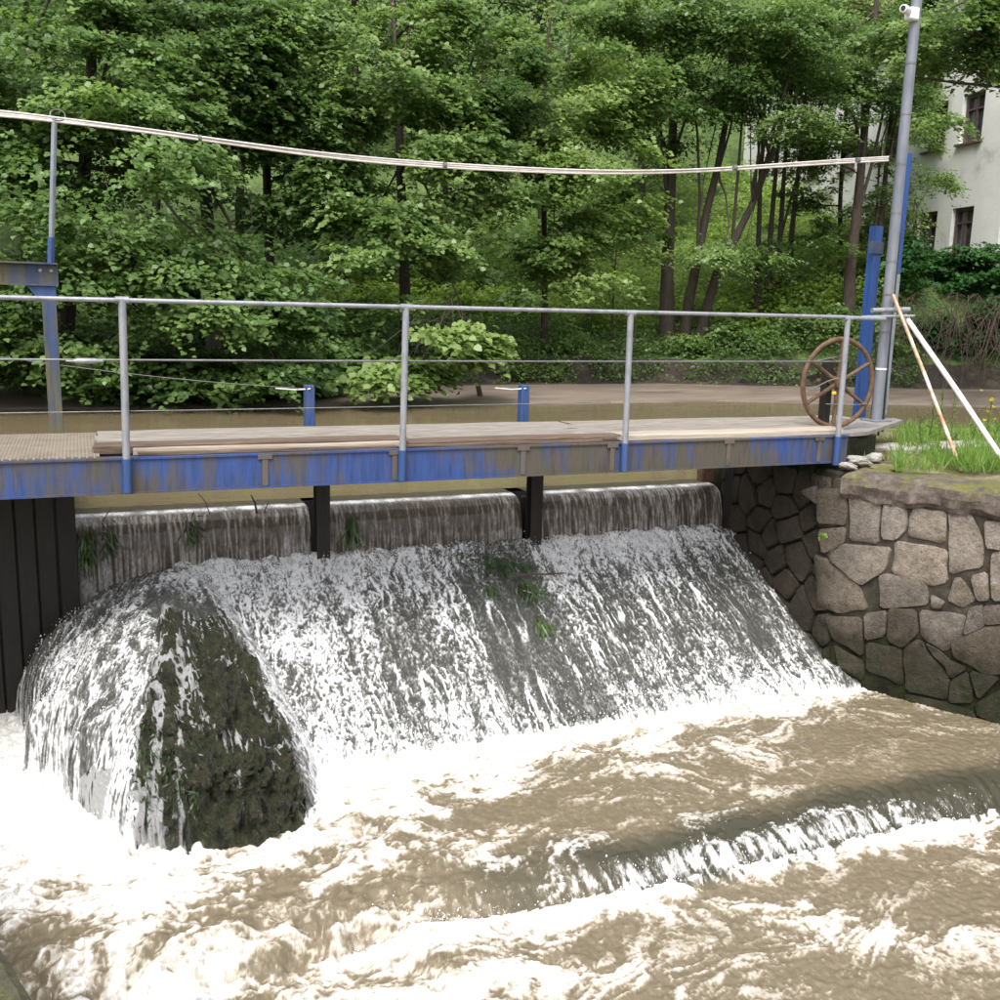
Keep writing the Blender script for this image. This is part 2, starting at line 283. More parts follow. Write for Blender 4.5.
def m_boulder():
    m, t, b, o = nt('wet_mossy_rock'); v = gcoords(t)
    c = ramp(t, noise(t, v, 12, 9, 0.72), [(0.30, (0.010, 0.011, 0.007)), (0.44, (0.034, 0.036, 0.024)), (0.53, (0.058, 0.066, 0.030)), (0.60, (0.075, 0.060, 0.038)), (0.67, (0.16, 0.15, 0.135))])
    f = attr(t, 'foam'); ff = mth(t, 'ADD', f, mth(t, 'MULTIPLY', mth(t, 'SUBTRACT', noise(t, v, 75, 5, 0.7), 0.5), 0.7))
    w = ramp(t, ff, [(0.45, (0, 0, 0)), (0.72, (0.9, 0.9, 0.9))])
    t.links.new(mixc(t, w, c, (0.70, 0.70, 0.70)), b.inputs['Base Color'])
    t.links.new(ramp(t, noise(t, v, 9, 5), [(0.3, (0.08,)*3), (0.7, (0.36,)*3)]), b.inputs['Roughness'])
    bump(t, b, mth(t, 'ADD', noise(t, v, 18, 9, 0.75), mth(t, 'MULTIPLY', noise(t, v, 55, 4), 0.45)), 1.0, 0.09); return m
MT['rock'] = m_boulder()

# ------------------------------------------------------------------ object helpers
def tag(o, label=None, cat=None, group=None, kind=None):
    if label: o['label'] = label
    if cat: o['category'] = cat
    if group: o['group'] = group
    if kind: o['kind'] = kind
    return o
def empty(name, loc, label, cat, group=None, rz=0.0):
    o = bpy.data.objects.new(name, None); COL.objects.link(o); o.location = loc; o.rotation_euler.z = rz
    o.empty_display_size = 0.1
    return tag(o, label, cat, group)
def link(name, me, m, parent=None, smooth=False):
    if m and not me.materials: me.materials.append(m)
    o = bpy.data.objects.new(name, me); COL.objects.link(o)
    if smooth: me.polygons.foreach_set('use_smooth', [True]*len(me.polygons))
    if parent:
        o.parent = parent
        if not parent.parent:                       # parts carry world metres, so a part's own frame is the world's
            o.matrix_parent_inverse = (Matrix.Translation(parent.location) @ Matrix.Rotation(parent.rotation_euler.z, 4, 'Z')).inverted()
    return o
class MB:
    """collects geometry in world metres, builds ONE mesh object"""
    def __init__(s): s.v = []; s.f = []
    def add(s, v, f):
        n = len(s.v); s.v += [tuple(map(float, p)) for p in v]; s.f += [tuple(i+n for i in q) for q in f]; return s
    def box(s, c, d, rz=0.0, bev=0.0, tilt=None):
        bm = bmesh.new(); bmesh.ops.create_cube(bm, size=1.0)
        bmesh.ops.scale(bm, vec=d, verts=bm.verts)
        if bev: bmesh.ops.bevel(bm, geom=bm.edges[:], offset=bev, segments=1, affect='EDGES')
        m = Matrix.Translation(c) @ (tilt if tilt else Matrix.Rotation(rz, 4, 'Z'))
        bmesh.ops.transform(bm, matrix=m, verts=bm.verts); bm.verts.index_update()
        s.add([v.co for v in bm.verts], [[v.index for v in f.verts] for f in bm.faces]); bm.free(); return s
    def tube(s, pts, rad, n=8, cap=True):
        P = [np.array(p, float) for p in pts]; k = len(P)
        if np.isscalar(rad): rad = [rad]*k
        V = []; ref = None
        for i in range(k):
            t = P[min(i+1, k-1)]-P[max(i-1, 0)]; t = t/(np.linalg.norm(t)+1e-9)
            if ref is None: ref = np.array([0, 0, 1.]) if abs(t[2]) < 0.9 else np.array([1., 0, 0])
            a = np.cross(t, ref); a /= np.linalg.norm(a)+1e-9; b2 = np.cross(t, a); ref = -b2 if False else ref
            for j in range(n):
                an = 2*math.pi*j/n; V.append(P[i]+rad[i]*(math.cos(an)*a+math.sin(an)*b2))
        Fc = [(i*n+j, i*n+(j+1) % n, (i+1)*n+(j+1) % n, (i+1)*n+j) for i in range(k-1) for j in range(n)]
        if cap: Fc += [tuple(range(n))[::-1], tuple((k-1)*n+j for j in range(n))]
        return s.add(V, Fc)
    def beam(s, a, b, w, h):
        """square bar from a to b: w across, h up"""
        a, b = np.array(a, float), np.array(b, float); t = (b-a)/np.linalg.norm(b-a)
        u = np.array([0, 0, 1.]) if abs(t[2]) < 0.95 else np.array([0, 1., 0])
        x = np.cross(t, u); x /= np.linalg.norm(x); y = np.cross(x, t)
        V = [p+sx*x*w/2+sy*y*h/2 for p in (a, b) for sx, sy in ((-1, -1), (1, -1), (1, 1), (-1, 1))]
        return s.add(V, [(0, 3, 2, 1), (4, 5, 6, 7), (0, 1, 5, 4), (1, 2, 6, 5), (2, 3, 7, 6), (3, 0, 4, 7)])
    def build(s, name, m, parent=None, smooth=False):
        me = bpy.data.meshes.new(name); me.from_pydata(s.v, [], s.f); me.update()
        bm = bmesh.new(); bm.from_mesh(me); bmesh.ops.recalc_face_normals(bm, faces=bm.faces); bm.to_mesh(me); bm.free()
        o = link(name, me, m, parent)
        if smooth:
            me.polygons.foreach_set('use_smooth', [True]*len(me.polygons))
            try: me.set_sharp_from_angle(angle=R_(45))
            except Exception: pass
        return o
def quads(name, V, Q, m, parent=None, smooth=False, attrs=None):
    """fast path: numpy verts (n,3) and quads (m,4)"""
    me = bpy.data.meshes.new(name); V = np.ascontiguousarray(V, np.float32); Q = np.ascontiguousarray(Q, np.int32)
    me.vertices.add(len(V)); me.vertices.foreach_set('co', V.ravel())
    me.loops.add(Q.size); me.loops.foreach_set('vertex_index', Q.ravel())
    me.polygons.add(len(Q)); me.polygons.foreach_set('loop_start', np.arange(0, Q.size, Q.shape[1], dtype=np.int32))
    if smooth: me.polygons.foreach_set('use_smooth', np.ones(len(Q), bool))
    for k, a in (attrs or {}).items():
        at = me.attributes.new(k, 'FLOAT', 'POINT'); at.data.foreach_set('value', np.ascontiguousarray(a, np.float32).ravel())
    me.update(calc_edges=True); me.validate(verbose=False)
    return link(name, me, m, parent)
def gridq(nx, ny, keep=None):
    i = np.arange(nx*ny).reshape(ny, nx)
    q = np.stack([i[:-1, :-1], i[:-1, 1:], i[1:, 1:], i[1:, :-1]], -1).reshape(-1, 4)
    return q if keep is None else q[keep]
def nrm(a): return a/(np.linalg.norm(a, axis=-1, keepdims=True)+1e-9)

# ------------------------------------------------------------------ the lower river: apron of the weir, plunge pool, second sill
POND, LIP = 1.60, 1.12
XR = 6.66                                        # wall face beside the apron
WC = np.array([6.68, 7.32]); WD = np.array([0.49, -0.872])   # corner and run of the wing wall
TH = np.radians([-90, -60, -45, -34, -25, -18, -10, 0, 10, 20, 30, 45, 60, 90, 130])
RR = np.array([0.85, 0.95, 1.15, 1.4, 1.78, 2.2, 2.72, 2.80, 2.72, 2.35, 2.00, 1.66, 1.48, 1.38, 1.3])
MC = np.array([0.80, 8.95])
def mprof(rho, deg):
    w = sst(-9, 13, deg); a = np.clip(1-rho**1.35, 0, 1)**0.80; b = np.clip(1-rho**1.9, 0, 1)**0.46
    return a*(1-w)+b*w
def mound(X, Y, wob=0.0):
    dx, dy = X-MC[0], Y-MC[1]; r = np.hypot(dx, dy); th = np.arctan2(-dx, -dy)
    rho = r/(np.interp(th, TH, RR)*(1+wob)); q = mprof(np.clip(rho, 0, 1), np.degrees(th))
    return np.where(rho < 1, 1.14*q, -0.2*(rho-1)), rho, th, r
def blobs(X, Y, L, z):
    D = 0
    for px, py, rx, ry, a in L:
        c = atz(px, py, z); ex = atz(px+rx, py, z)-c; ey = atz(px, py+ry, z)-c
        m = np.linalg.inv(np.array([[ex[0], ey[0]], [ex[1], ey[1]]]))
        u = m[0, 0]*(X-c[0])+m[0, 1]*(Y-c[1]); w = m[1, 0]*(X-c[0])+m[1, 1]*(Y-c[1])
        D = D+a*np.exp(-(u*u+w*w))
    return D
def river():
    h = 0.0108
    xs = np.arange(-2.1, 9.0, h); ys = np.arange(1.9, 9.2, h); nx, ny = len(xs), len(ys)
    X, Y = np.meshgrid(xs, ys)
    # --- shapes
    lump = fbm(X*1.3, Y*1.3, 3)
    ta = np.clip((Y-7.05)/(9.05-7.05), 0, 1)
    ap = LIP*ta**0.96 + 0.02*sst(9.0, 9.15, Y)
    ap = np.where(Y < 7.06, -0.5, ap)
    ap = np.where(X < 0.7, -0.2+(ap+0.2)*sst(0.45, 0.75, X), ap)
    mo, rho, th, r = mound(X, Y, (0.10*pn(X*2.1, Y*2.1)+0.05*pn(X*5, Y*5))*sst(14, 26, np.degrees(np.arctan2(MC[0]-X, MC[1]-Y))))
    yl = 5.24+0.05*pn(X*0.9, X*0+3.3)+0.03*pn(X*3, X*0+1.3)
    step = np.interp((Y-yl), [-0.20, -0.15, -0.09, -0.02, 0.06, 0.16, 0.30, 0.5], [0.0, 0.12, 0.40, 0.70, 0.86, 0.94, 0.985, 1.0])
    pool = -0.24+0.22*step
    dg = np.degrees(th)
    lf = np.interp(rho, [0.1, 0.3, 0.5, 0.7, 0.85, 1.0, 1.3], [26, 22, 15, 14, 15, 14.5, 14]); rt = np.interp(rho, [0.1, 0.3, 0.5, 0.7, 0.85, 1.0], [-24, -19, -14.5, -14, -13.5, -13])
    sec = sst(0, 4, lf-dg)*sst(0, 4, dg-rt)
    mo = mo-sec*(0.09*sst(0.24, 0.42, rho)+0.22*sst(0.80, 0.92, rho))   # the rock fills this place
    # --- foam amounts
    # apron: coverage by position across and down the slope
    sdn = 1-ta
    xx = X-0.10*sdn+0.10*pn(X*2, Y*0.8)
    cov = np.interp(xx, [0.5, 1.2, 1.7, 2.1, 2.5, 2.9, 3.25, 3.6, 3.8, 4.05, 4.2, 4.5, 5.0, 6.1, 6.32, 6.5, 6.66],
                    [0.66, 0.60, 0.50, 0.50, 0.36, 0.42, 0.30, 0.14, 0.06, 0.08, 0.34, 0.32, 0.42, 0.40, 0.28, 0.10, 0.06])
    top = np.interp(sdn, [0.0, 0.05, 0.16, 0.35, 0.6, 0.85, 1.0], [0.40, 0.42, 0.28, 0.02, -0.06, 0.08, 0.34])
    topx = np.interp(xx, [0, 2.0, 3.2, 3.55, 4.0, 4.3, 6.2, 6.5], [1.0, 1.1, 0.9, 0.30, 0.30, 1.3, 1.55, 0.3])
    cov = cov+top*topx + 0.30*pn(X*1.9+5+0.3*sdn, Y*0.55)+0.16*pn(X*6, Y*0.8)-0.04
    wx = X+0.05*pn(X*3+9, Y*2.2)+0.02*pn(X*9, Y*6)
    rd = lambda n: 1-np.abs(n)*1.9
    L1 = rd(pn(wx*6.5+0.5*sdn, Y*1.1)); L2 = rd(pn(wx*17+0.8*pn(X*6, Y*6), Y*8.5+0.8*pn(X*6+7, Y*6)))
    L3 = rd(pn(wx*33+1.0*pn(X*13, Y*13), Y*14+1.0*pn(X*13+3, Y*13))); L4 = pn(X*47, Y*40)
    lace = equal(0.30*L1+0.40*L2+0.48*L3+0.30*L4)
    st = rd(pn(wx*7.5+2, Y*0.45))                                   # long thin runs down the slope
    st2 = rd(pn(X*6.0+7+0.10*pn(X*4, Y*4)-0.35*sdn, Y*0.30)+0.02*pn(X*20, Y*9))
    runs = np.maximum(sst(0.80, 0.98, st)*0.9, sst(0.93, 0.99, st2)*1.5)*sst(0.1, 0.5, pn(X*2+4, Y*1.2)+0.35)
    fap = sst(-0.55, 0.50, cov-1+lace) + 0.85*runs*(cov < 0.6)
    # mound: curtain of strands that follow the fall line
    t0, r0_ = np.arctan2(0.85-X, 9.95-Y), np.hypot(0.85-X, 9.95-Y); tw = t0*1.5+0.05*pn(X*4, Y*4)
    strand = rd(pn(tw*11, r0_*1.6+0.5*pn(X*3, Y*3))); s2 = rd(pn(tw*24+pn(X*6, Y*6), r0_*4.5)); s3 = rd(pn(X*32+pn(X*9, Y*9), Y*26+pn(X*9+5, Y*9)))
    ml = equal(0.36*strand+0.40*s2+0.46*s3+0.30*L4)
    mcov = np.interp(np.degrees(th), [-90, -40, -30, -20, -14, -2, 8, 13, 19, 28, 40, 62, 75, 90], [0.85, 0.9, 0.95, 0.82, 0.40, 0.25, 0.34, 0.50, 0.52, 0.58, 0.56, 0.48, 0.30, 0.2])
    mcov = mcov+0.40*np.exp(-((rho-0.08)/0.12)**2)+0.22*sst(0.93, 1.05, rho)+0.30*pn(tw*4+3, r*0.9)
    mcov = mcov-0.42*np.exp(-((rho-0.34)/0.13)**2)*sst(-18, -8, dg)*sst(48, 30, dg)
    fmo = sst(-0.52, 0.50, mcov-1+ml)
    # pool: foam carried in swirls
    wa = 0.38*pn(X*0.75+1.7, Y*1.0); wb = 0.38*pn(X*0.75-4.2, Y*1.0+8.1)
    wa2 = 0.12*pn(X*2.6, Y*3.2); wb2 = 0.12*pn(X*2.6+3, Y*3.2+5)
    px_, py_ = X+wa+wa2, Y+wb+wb2
    A1 = pn(px_*1.5+3, py_*3.4); A2 = 0.5*rd(pn(px_*4.2, py_*8.5))+0.6*pn(px_*3.7+9, py_*7.5); A3 = pn(px_*10, py_*20); A4 = rd(pn(X*17, Y*26)); A5 = pn(X*42, Y*60)
    marb = equal(0.44*A1+0.36*A2+0.30*A3+0.20*A4+0.12*A5)
    foot = 7.05-Y
    wfoot = np.interp(X, [1.4, 2.2, 3.0, 3.7, 4.4, 5.2, 6.0, 6.6, 7.2], [1.1, 0.58, 0.44, 0.30, 0.34, 0.34, 0.28, 0.14, 0.1])*(1+0.35*pn(X*1.6, Y*0+9)+0.2*pn(X*5, Y*3))
    pc = 0.15+0.92*np.exp(-(np.clip(foot, 0, 9)/wfoot)**2)
    pc = pc+blobs(X, Y, [(90, 850, 220, 150, 0.62), (370, 830, 150, 50, 0.30), (300, 760, 90, 40, 0.4), (420, 780, 110, 30, 0.32), (90, 770, 130, 60, 0.5),
                         (560, 805, 60, 16, -0.35), (520, 818, 95, 12, 0.0), (600, 760, 90, 16, 0.28), (760, 745, 90, 22, 0.16), (640, 800, 120, 10, 0.14),
                         (860, 735, 100, 40, -0.16), (930, 770, 120, 50, -0.22), (420, 915, 120, 50, -0.12), (340, 940, 90, 50, -0.38), (250, 900, 60, 25, -0.2), (140, 850, 30, 10, -0.3), (230, 955, 70, 40, -0.3), (60, 930, 40, 20, -0.2), (560, 880, 60, 30, -0.12),
                         (480, 820, 28, 10, -0.5), (580, 815, 60, 10, -0.3), (560, 770, 40, 12, -0.3), (700, 790, 160, 25, 0.02)], -0.02)
    pc = pc-0.42*sst(-0.1, 0.5, pn(X*4.2+2, Y*6)+0.6*pn(X*9.5, Y*13)+0.3*pn(X*21, Y*27))*sst(4.2, 2.0, X)
    p2 = 0.05+blobs(X, Y, [(880, 950, 95, 16, 0.75), (780, 920, 70, 14, 0.55), (620, 905, 120, 26, 0.40), (460, 965, 120, 60, 0.62), (640, 985, 110, 25, 0.38), (960, 845, 90, 18, 0.5),
                           (760, 870, 90, 14, 0.42), (560, 925, 80, 20, 0.5), (900, 895, 120, 18, -0.10), (330, 1000, 120, 80, 0.2)], -0.3)
    p2 = p2+0.55*np.exp(-((yl-0.19-Y)/(0.10+0.05*pn(X*2.2, Y*0+6)))**2)*(Y < yl-0.12)*(0.75+0.5*pn(X*2.5, Y*0+1))
    lipcov = np.interp(X, [0.8, 1.6, 2.3, 3.0, 5.0, 5.8, 6.8], [0.45, 0.34, 0.24, 0.14, 0.12, 0.06, 0.03])
    fall = np.exp(-((Y-(yl-0.04))/0.12)**2)
    pcov = np.where(Y > yl-0.14, pc*(1-fall)+lipcov*fall, p2)
    pcov = np.where(Y > yl-0.14, pcov-0.10*np.exp(-((Y-yl-0.16)/0.14)**2)*(X > 3.0), pcov)
    fleck = sst(0.42, 0.62, pn(px_*16+5, py_*26)+0.35*pn(X*3, Y*4))*np.clip(pcov*1.6, 0, 1)
    fpool = np.maximum(1.05*sst(-0.48, 0.48, pcov-1+marb), 0.85*fleck)
    streak = 1.3*sst(0.2, 0.9, rd(pn(X*13+1.2*(Y-yl)*6+0.6*pn(X*3, Y*3), Y*2.2))+0.4*pn(X*31, Y*6))*np.exp(-((Y-(yl-0.08))/0.09)**2)*sst(2.0, 3.5, X)*(0.55+0.7*pn(X*1.5, Y*0+2))
    roll = sst(-0.16, -0.10, Y-yl)*sst(0.05, -0.05, Y-yl+0.05*pn(X*6, Y*0+4))*np.interp(X, [2.4, 3.2, 3.7, 4.9, 5.5, 6.3], [0.15, 0.32, 0.66, 0.66, 0.30, 0.12])*np.clip(0.62+0.75*pn(X*17+1.0*pn(X*4, Y*4)+8*(Y-yl), Y*2.5)+0.3*pn(X*45, Y*9), 0, 1)  # pale band on the sill: white water plus sky reflection painted as foam
    fpool = np.maximum(fpool, roll)
    fpool = np.clip(fpool+0.55*streak*np.interp(X, [2, 3, 5.2, 6.4], [0.6, 1, 1, 0.3]), 0, 1.15)
    # --- join
    lower = np.maximum(ap, pool)
    onap = sst(-0.02, 0.07, ap-pool); onmo = sst(-0.03, 0.05, mo-lower)*(rho < 1.02)
    foam = fpool*(1-onap)+fap*onap; foam = foam*(1-onmo)+fmo*onmo
    # splash line where each flow lands
    base = np.maximum(lower, mo)
    film = np.clip(onap+onmo, 0, 1)
    film = np.maximum(film, 0.5*sst(0.40, 0.08, Y-yl+0.10*pn(X*1.3, Y*2))*sst(-0.24, -0.14, Y-yl)*sst(1.6, 3.4, X+0.5*pn(X*2, Y*2)))
    turb = np.clip(pcov, 0, 1)
    rough_p = (0.005+0.026*turb)*(pn(X*3.1, Y*4.2)+0.5*pn(X*7, Y*9))+0.006*pn(X*17, Y*22)+0.014*foam+0.035*turb*(np.abs(pn(X*5.2+4, Y*6.3))-0.2)
    rough_p = rough_p+0.014*turb*(pn(X*15, Y*18)+0.6*pn(X*30, Y*34))+0.055*sst(2.6, 1.2, X)*np.exp(-((Y-yl)/0.35)**2)*(pn(X*5, Y*5)+0.6*pn(X*11, Y*11))
    lumps = 0.5*L2+0.5*L3
    rough_a = 0.014*foam*(0.3+0.7*lumps)+0.014*pn(X*8, Y*5)+0.007*pn(X*20, Y*14)+0.045*sst(0.1, 0.0, sdn)*(0.4+pn(X*6, Y*5))+0.015*pn(X*2.5, Y*1.2)
    rough_m = 0.018*foam*(0.3+0.7*s2)+0.022*pn(tw*9, r0_*2.2)+0.009*pn(X*18, Y*15)
    H = base + rough_p*(1-film)+film*(rough_a*(1-onmo)+rough_m*onmo)
    H = H+np.exp(-((Y-7.08)/0.10)**2)*(X > 1.2)*(X < 6.4)*0.05*np.abs(pn(X*11, Y*11)+0.6*pn(X*23, Y*21))
    H = H+film*(1-onmo)*0.05*sst(0.0, 0.4, 1-np.abs(sdn-1)*7)*np.abs(pn(X*7, Y*7))
    # keep what can be seen: nothing far behind the walls
    side = (X-WC[0])*WD[1]*-1+(Y-WC[1])*WD[0]
    ok = ~((side > 0.45) & (Y < 7.5)) & ~((Y > 7.4) & (X > 7.0)) & ~((Y > 9.12) & (X < -0.4))
    kq = (ok[:-1, :-1] & ok[1:, 1:]).ravel()
    V = np.stack([X, Y, H], -1).reshape(-1, 3)
    Q = gridq(nx, ny, kq)
    used = np.zeros(nx*ny, bool); used[Q.ravel()] = True; idx = np.cumsum(used)-1
    o = quads('river', V[used], idx[Q], MT['water'], None, True, {'foam': foam.ravel()[used], 'film': film.ravel()[used]})
    tag(o, kind='structure')
    return xs, ys, H, foam, film
xs, ys, HH, FOAM, FILM = river()
def river_z(x, y):
    return HH[np.clip(((y-ys[0])/(ys[1]-ys[0])).astype(int), 0, len(ys)-1), np.clip(((x-xs[0])/(xs[1]-xs[0])).astype(int), 0, len(xs)-1)]
def spray():
    n = 16000; r2 = np.random.default_rng(5)
    a = np.stack([r2.uniform(0.9, 6.35, n), np.where(r2.random(n) < 0.62, 9.05-np.abs(r2.normal(0, 0.16, n)), 7.05+r2.uniform(-0.1, 0.5, n))], 1)
    t = r2.uniform(-0.4, 1.5, 5000); rr = np.interp(t, TH, RR)*np.clip(1-np.abs(r2.normal(0, 0.25, 5000)), 0.1, 1.1)
    b = np.stack([MC[0]-np.sin(t)*rr, MC[1]-np.cos(t)*rr], 1); b = b[np.degrees(t) > 14]
    c = np.stack([r2.uniform(1.2, 6.3, 2200), r2.normal(5.12, 0.1, 2200)], 1)
    P = np.vstack([a, b, c]); z = river_z(P[:, 0], P[:, 1]); fm = FOAM[np.clip(((P[:, 1]-ys[0])/(ys[1]-ys[0])).astype(int), 0, len(ys)-1), np.clip(((P[:, 0]-xs[0])/(xs[1]-xs[0])).astype(int), 0, len(xs)-1)]
    k = r2.random(len(P)) < fm; P = P[k]; z = z[k]
    C = np.column_stack([P, z+np.abs(r2.normal(0.012, 0.035, len(P)))]); s = np.abs(r2.normal(0.0012, 0.0018, len(P)))+0.0012
    O = np.array([(1, 0, 0), (0, 1, 0), (-1, 0, 0), (0, -1, 0), (0, 0, 1.5), (0, 0, -1.5)])
    V = (C[:, None]+O[None]*s[:, None, None]).reshape(-1, 3)
    T = np.array([(0, 1, 4), (1, 2, 4), (2, 3, 4), (3, 0, 4), (1, 0, 5), (2, 1, 5), (3, 2, 5), (0, 3, 5)])
    Q = (np.arange(len(P))[:, None, None]*6+T[None]).reshape(-1, 3)
    tag(quads('spray', V, Q, MT['droplet']), 'white water drops thrown up where the falls land', 'spray', kind='stuff')
spray()

# rock standing in the fall at the left
def boulder():
    na, nr = 190, 150
    th = np.radians(np.linspace(-34, 34, na)); rho = 0.12+0.94*np.linspace(0, 1, nr)**0.72
    T, Rr = np.meshgrid(th, rho); r = Rr*np.interp(T, TH, RR)
    X = MC[0]-np.sin(T)*r; Y = MC[1]-np.cos(T)*r
    q = mprof(np.clip(Rr, 0, 1), np.degrees(T)); z = 1.14*q
    dg = np.degrees(T)
    left = np.interp(Rr, [0.1, 0.3, 0.5, 0.7, 0.85, 1.0], [26, 22, 15, 14, 15, 14.5])+3*pn(Rr*9, Rr*0+2)
    right = np.interp(Rr, [0.1, 0.3, 0.5, 0.7, 0.85, 1.0], [-24, -19, -14.5, -14, -13.5, -13])+2.0*pn(Rr*8+4, Rr*0+6)
    ins = sst(-2.5, 2.5, left-dg)*sst(-2.5, 2.5, dg-right)*sst(0.17, 0.36, Rr+0.10*pn(dg*0.22, Rr*3))
    rough = 0.07*pn(X*3.5, z*4)+0.075*np.abs(pn(X*7+3, z*9))+0.05*np.abs(pn(X*13, Y*9+z*9))+0.02*pn(X*24, Y*20+z*10)
    z = z-0.10+ins*(0.085+0.065*sst(0.25, 0.6, Rr)+1.5*rough*sst(0.2, 0.55, Rr))
    fade = sst(1.06, 0.95, Rr); z = np.where(Rr > 0.98, z-(1-fade)*0.30, z)
    st = equal(0.5*(1-np.abs(pn(T*16, r*1.8+0.5*pn(X*3, Y*3)))*1.9)+0.45*(1-np.abs(pn(X*24+pn(X*9, Y*9), Y*18))*1.9)+0.15*pn(X*60, Y*45))
    cov = np.interp(left-dg, [-3, 0, 5, 12, 40], [0.72, 0.62, 0.40, 0.13, 0.03])+0.50*sst(0.48, 0.20, Rr)+0.35*sst(4, 0, dg-right)+0.22*pn(T*6, r*1.2)
    foam = sst(-0.28, 0.32, cov-1+st)
    out = ins*(0.10*pn(X*4.5, z*6)+0.09*np.abs(pn(X*9+5, z*11))+0.04*pn(X*22, z*22)-0.03)*sst(0.5, 0.9, Rr)
    X = X-np.sin(T)*out; Y = Y-np.cos(T)*out
    top = np.stack([X, Y, z], -1).reshape(-1, 3); n = na*nr
    Q = gridq(na, nr)[:, ::-1]
    b = top.copy(); b[:, 2] = -0.5
    i = np.arange(n).reshape(nr, na); loop = np.concatenate([i[0, :], i[1:, -1], i[-1, -2::-1], i[-2:0:-1, 0]])
    lb = n+np.arange(len(loop)); bot = top[loop].copy(); bot[:, 2] = -0.5
    V = np.vstack([top, bot]); nx_ = np.roll(np.arange(len(loop)), -1)
    Q2 = np.stack([loop, lb, lb[nx_], loop[nx_]], -1)
    o = quads('rock', V, np.vstack([Q, Q2]), MT['rock'], None, True, {'foam': np.concatenate([foam.ravel(), np.zeros(len(loop))])})
    tag(o, 'dark wet mossy rock standing in the white water at the left', 'rock')
boulder()

# ------------------------------------------------------------------ the upper fall: a sheet of water over each gate board
BAYS = [(-0.15, 1.95), (2.12, 4.14), (4.31, 6.60)]
def sheets():
    Vs, Qs, Fs = [], [], []; n0 = 0
    prof = np.array([(9.75, POND), (9.5, POND-0.002), (9.38, POND-0.010), (9.31, POND-0.030), (9.26, POND-0.075), (9.225, POND-0.15), (9.20, POND-0.26), (9.185, POND-0.38), (9.165, POND-0.82)])
    tl = np.linspace(0, 1, 9); tt = np.concatenate([np.linspace(0, 0.35, 10)[:-1], np.linspace(0.35, 1, 46)])
    pk = np.array([0, 0.22, 0.35, 0.43, 0.52, 0.63, 0.75, 0.87, 1.0])
    for bi, (x0, x1) in enumerate(BAYS):
        x = np.arange(x0, x1, 0.0085); X, T = np.meshgrid(x, tt)
        Yv = np.interp(T, pk, prof[:, 0]); Z = np.interp(T, pk, prof[:, 1])
        d = np.clip((T-0.40)/0.6, 0, 1)
        rd = lambda n: 1-np.abs(n)*1.9
        s = 0.40*rd(pn(X*13+0.35*pn(X*3, T*3), T*1.0+bi*9))+0.50*rd(pn(X*27, T*2.2+3))+0.40*pn(X*50, T*5)
        s = equal(s)
        low = pn(X*1.6+bi*7, T*0.4+2)
        if bi == 0: cov = 0.46+0.30*low+0.12*sst(0.5, 0.0, X)-0.04*d
        elif bi == 1: cov = 0.22+0.16*low+0.16*d+0.34*sst(0.55, 0.7, d)*sst(0.9, 0.75, d)*(pn(X*9, T*12)+0.45)+0.25*sst(3.7, 4.05, X)
        else: cov = 0.48+0.14*low+0.05*d
        f = (0.66, 0.60, 0.66)[bi]*sst(-0.40, 0.42, cov-1+s)*sst(0.30, 0.42, T)
        f = np.maximum(f, 1.05*sst(0.20, 0.26, T)*sst(0.42, 0.33, T)*(0.85+0.4*pn(X*6, T*3)))  # bright crest line: sky reflection painted in through the foam value
        f = np.maximum(f, 0.8*sst(0.90, 1.0, T)*(0.5+0.5*pn(X*9, T*8)))
        am = (0.016, 0.006, 0.010)[bi]
        Yv = Yv-d*am*(pn(X*9+bi, T*0.8)+0.6*pn(X*24, T*1.5))-0.008*f*d+0.004*pn(X*30, T*8)*sst(0.3, 0.5, T)
        V = np.stack([X, Yv, Z+0.003*pn(X*4, T*9)], -1).reshape(-1, 3)
        Vs.append(V); Qs.append(gridq(len(x), len(tt))[:, ::-1]+n0); Fs.append(f.ravel()); n0 += len(V)
    V = np.vstack(Vs)
    o = quads('falling_water', V, np.vstack(Qs), MT['sheet'], None, True, {'foam': np.concatenate(Fs), 'film': np.ones(len(V))})
    tag(o, kind='structure')
    for (x0, x1), lab in zip(BAYS, ('dark gate board behind the broken fall at the left bay', 'dark gate board behind the smooth fall of the middle bay', 'dark gate board behind the fine stranded fall beside the stone wall')):
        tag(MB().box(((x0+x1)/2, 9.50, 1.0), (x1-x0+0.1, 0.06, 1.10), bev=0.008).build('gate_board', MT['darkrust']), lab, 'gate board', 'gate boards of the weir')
sheets()
def sheet_obj(name, x0, x1, y0, y1, z, m, nx=2, ny=2, amp=0.0):
    x = np.linspace(x0, x1, nx); y = np.linspace(y0, y1, ny); X, Y = np.meshgrid(x, y)
    V = np.stack([X, Y, z+amp*pn(X*0.9, Y*0.9)], -1).reshape(-1, 3)
    return quads(name, V, gridq(nx, ny), m, None, True)
tag(sheet_obj('pond', -70, 70, 9.72, 26, POND, MT['pond'], 60, 30), kind='structure')
tag(sheet_obj('river_bed', -40, 40, -20, 9.6, -1.0, MT['mud'], 4, 4), kind='structure')

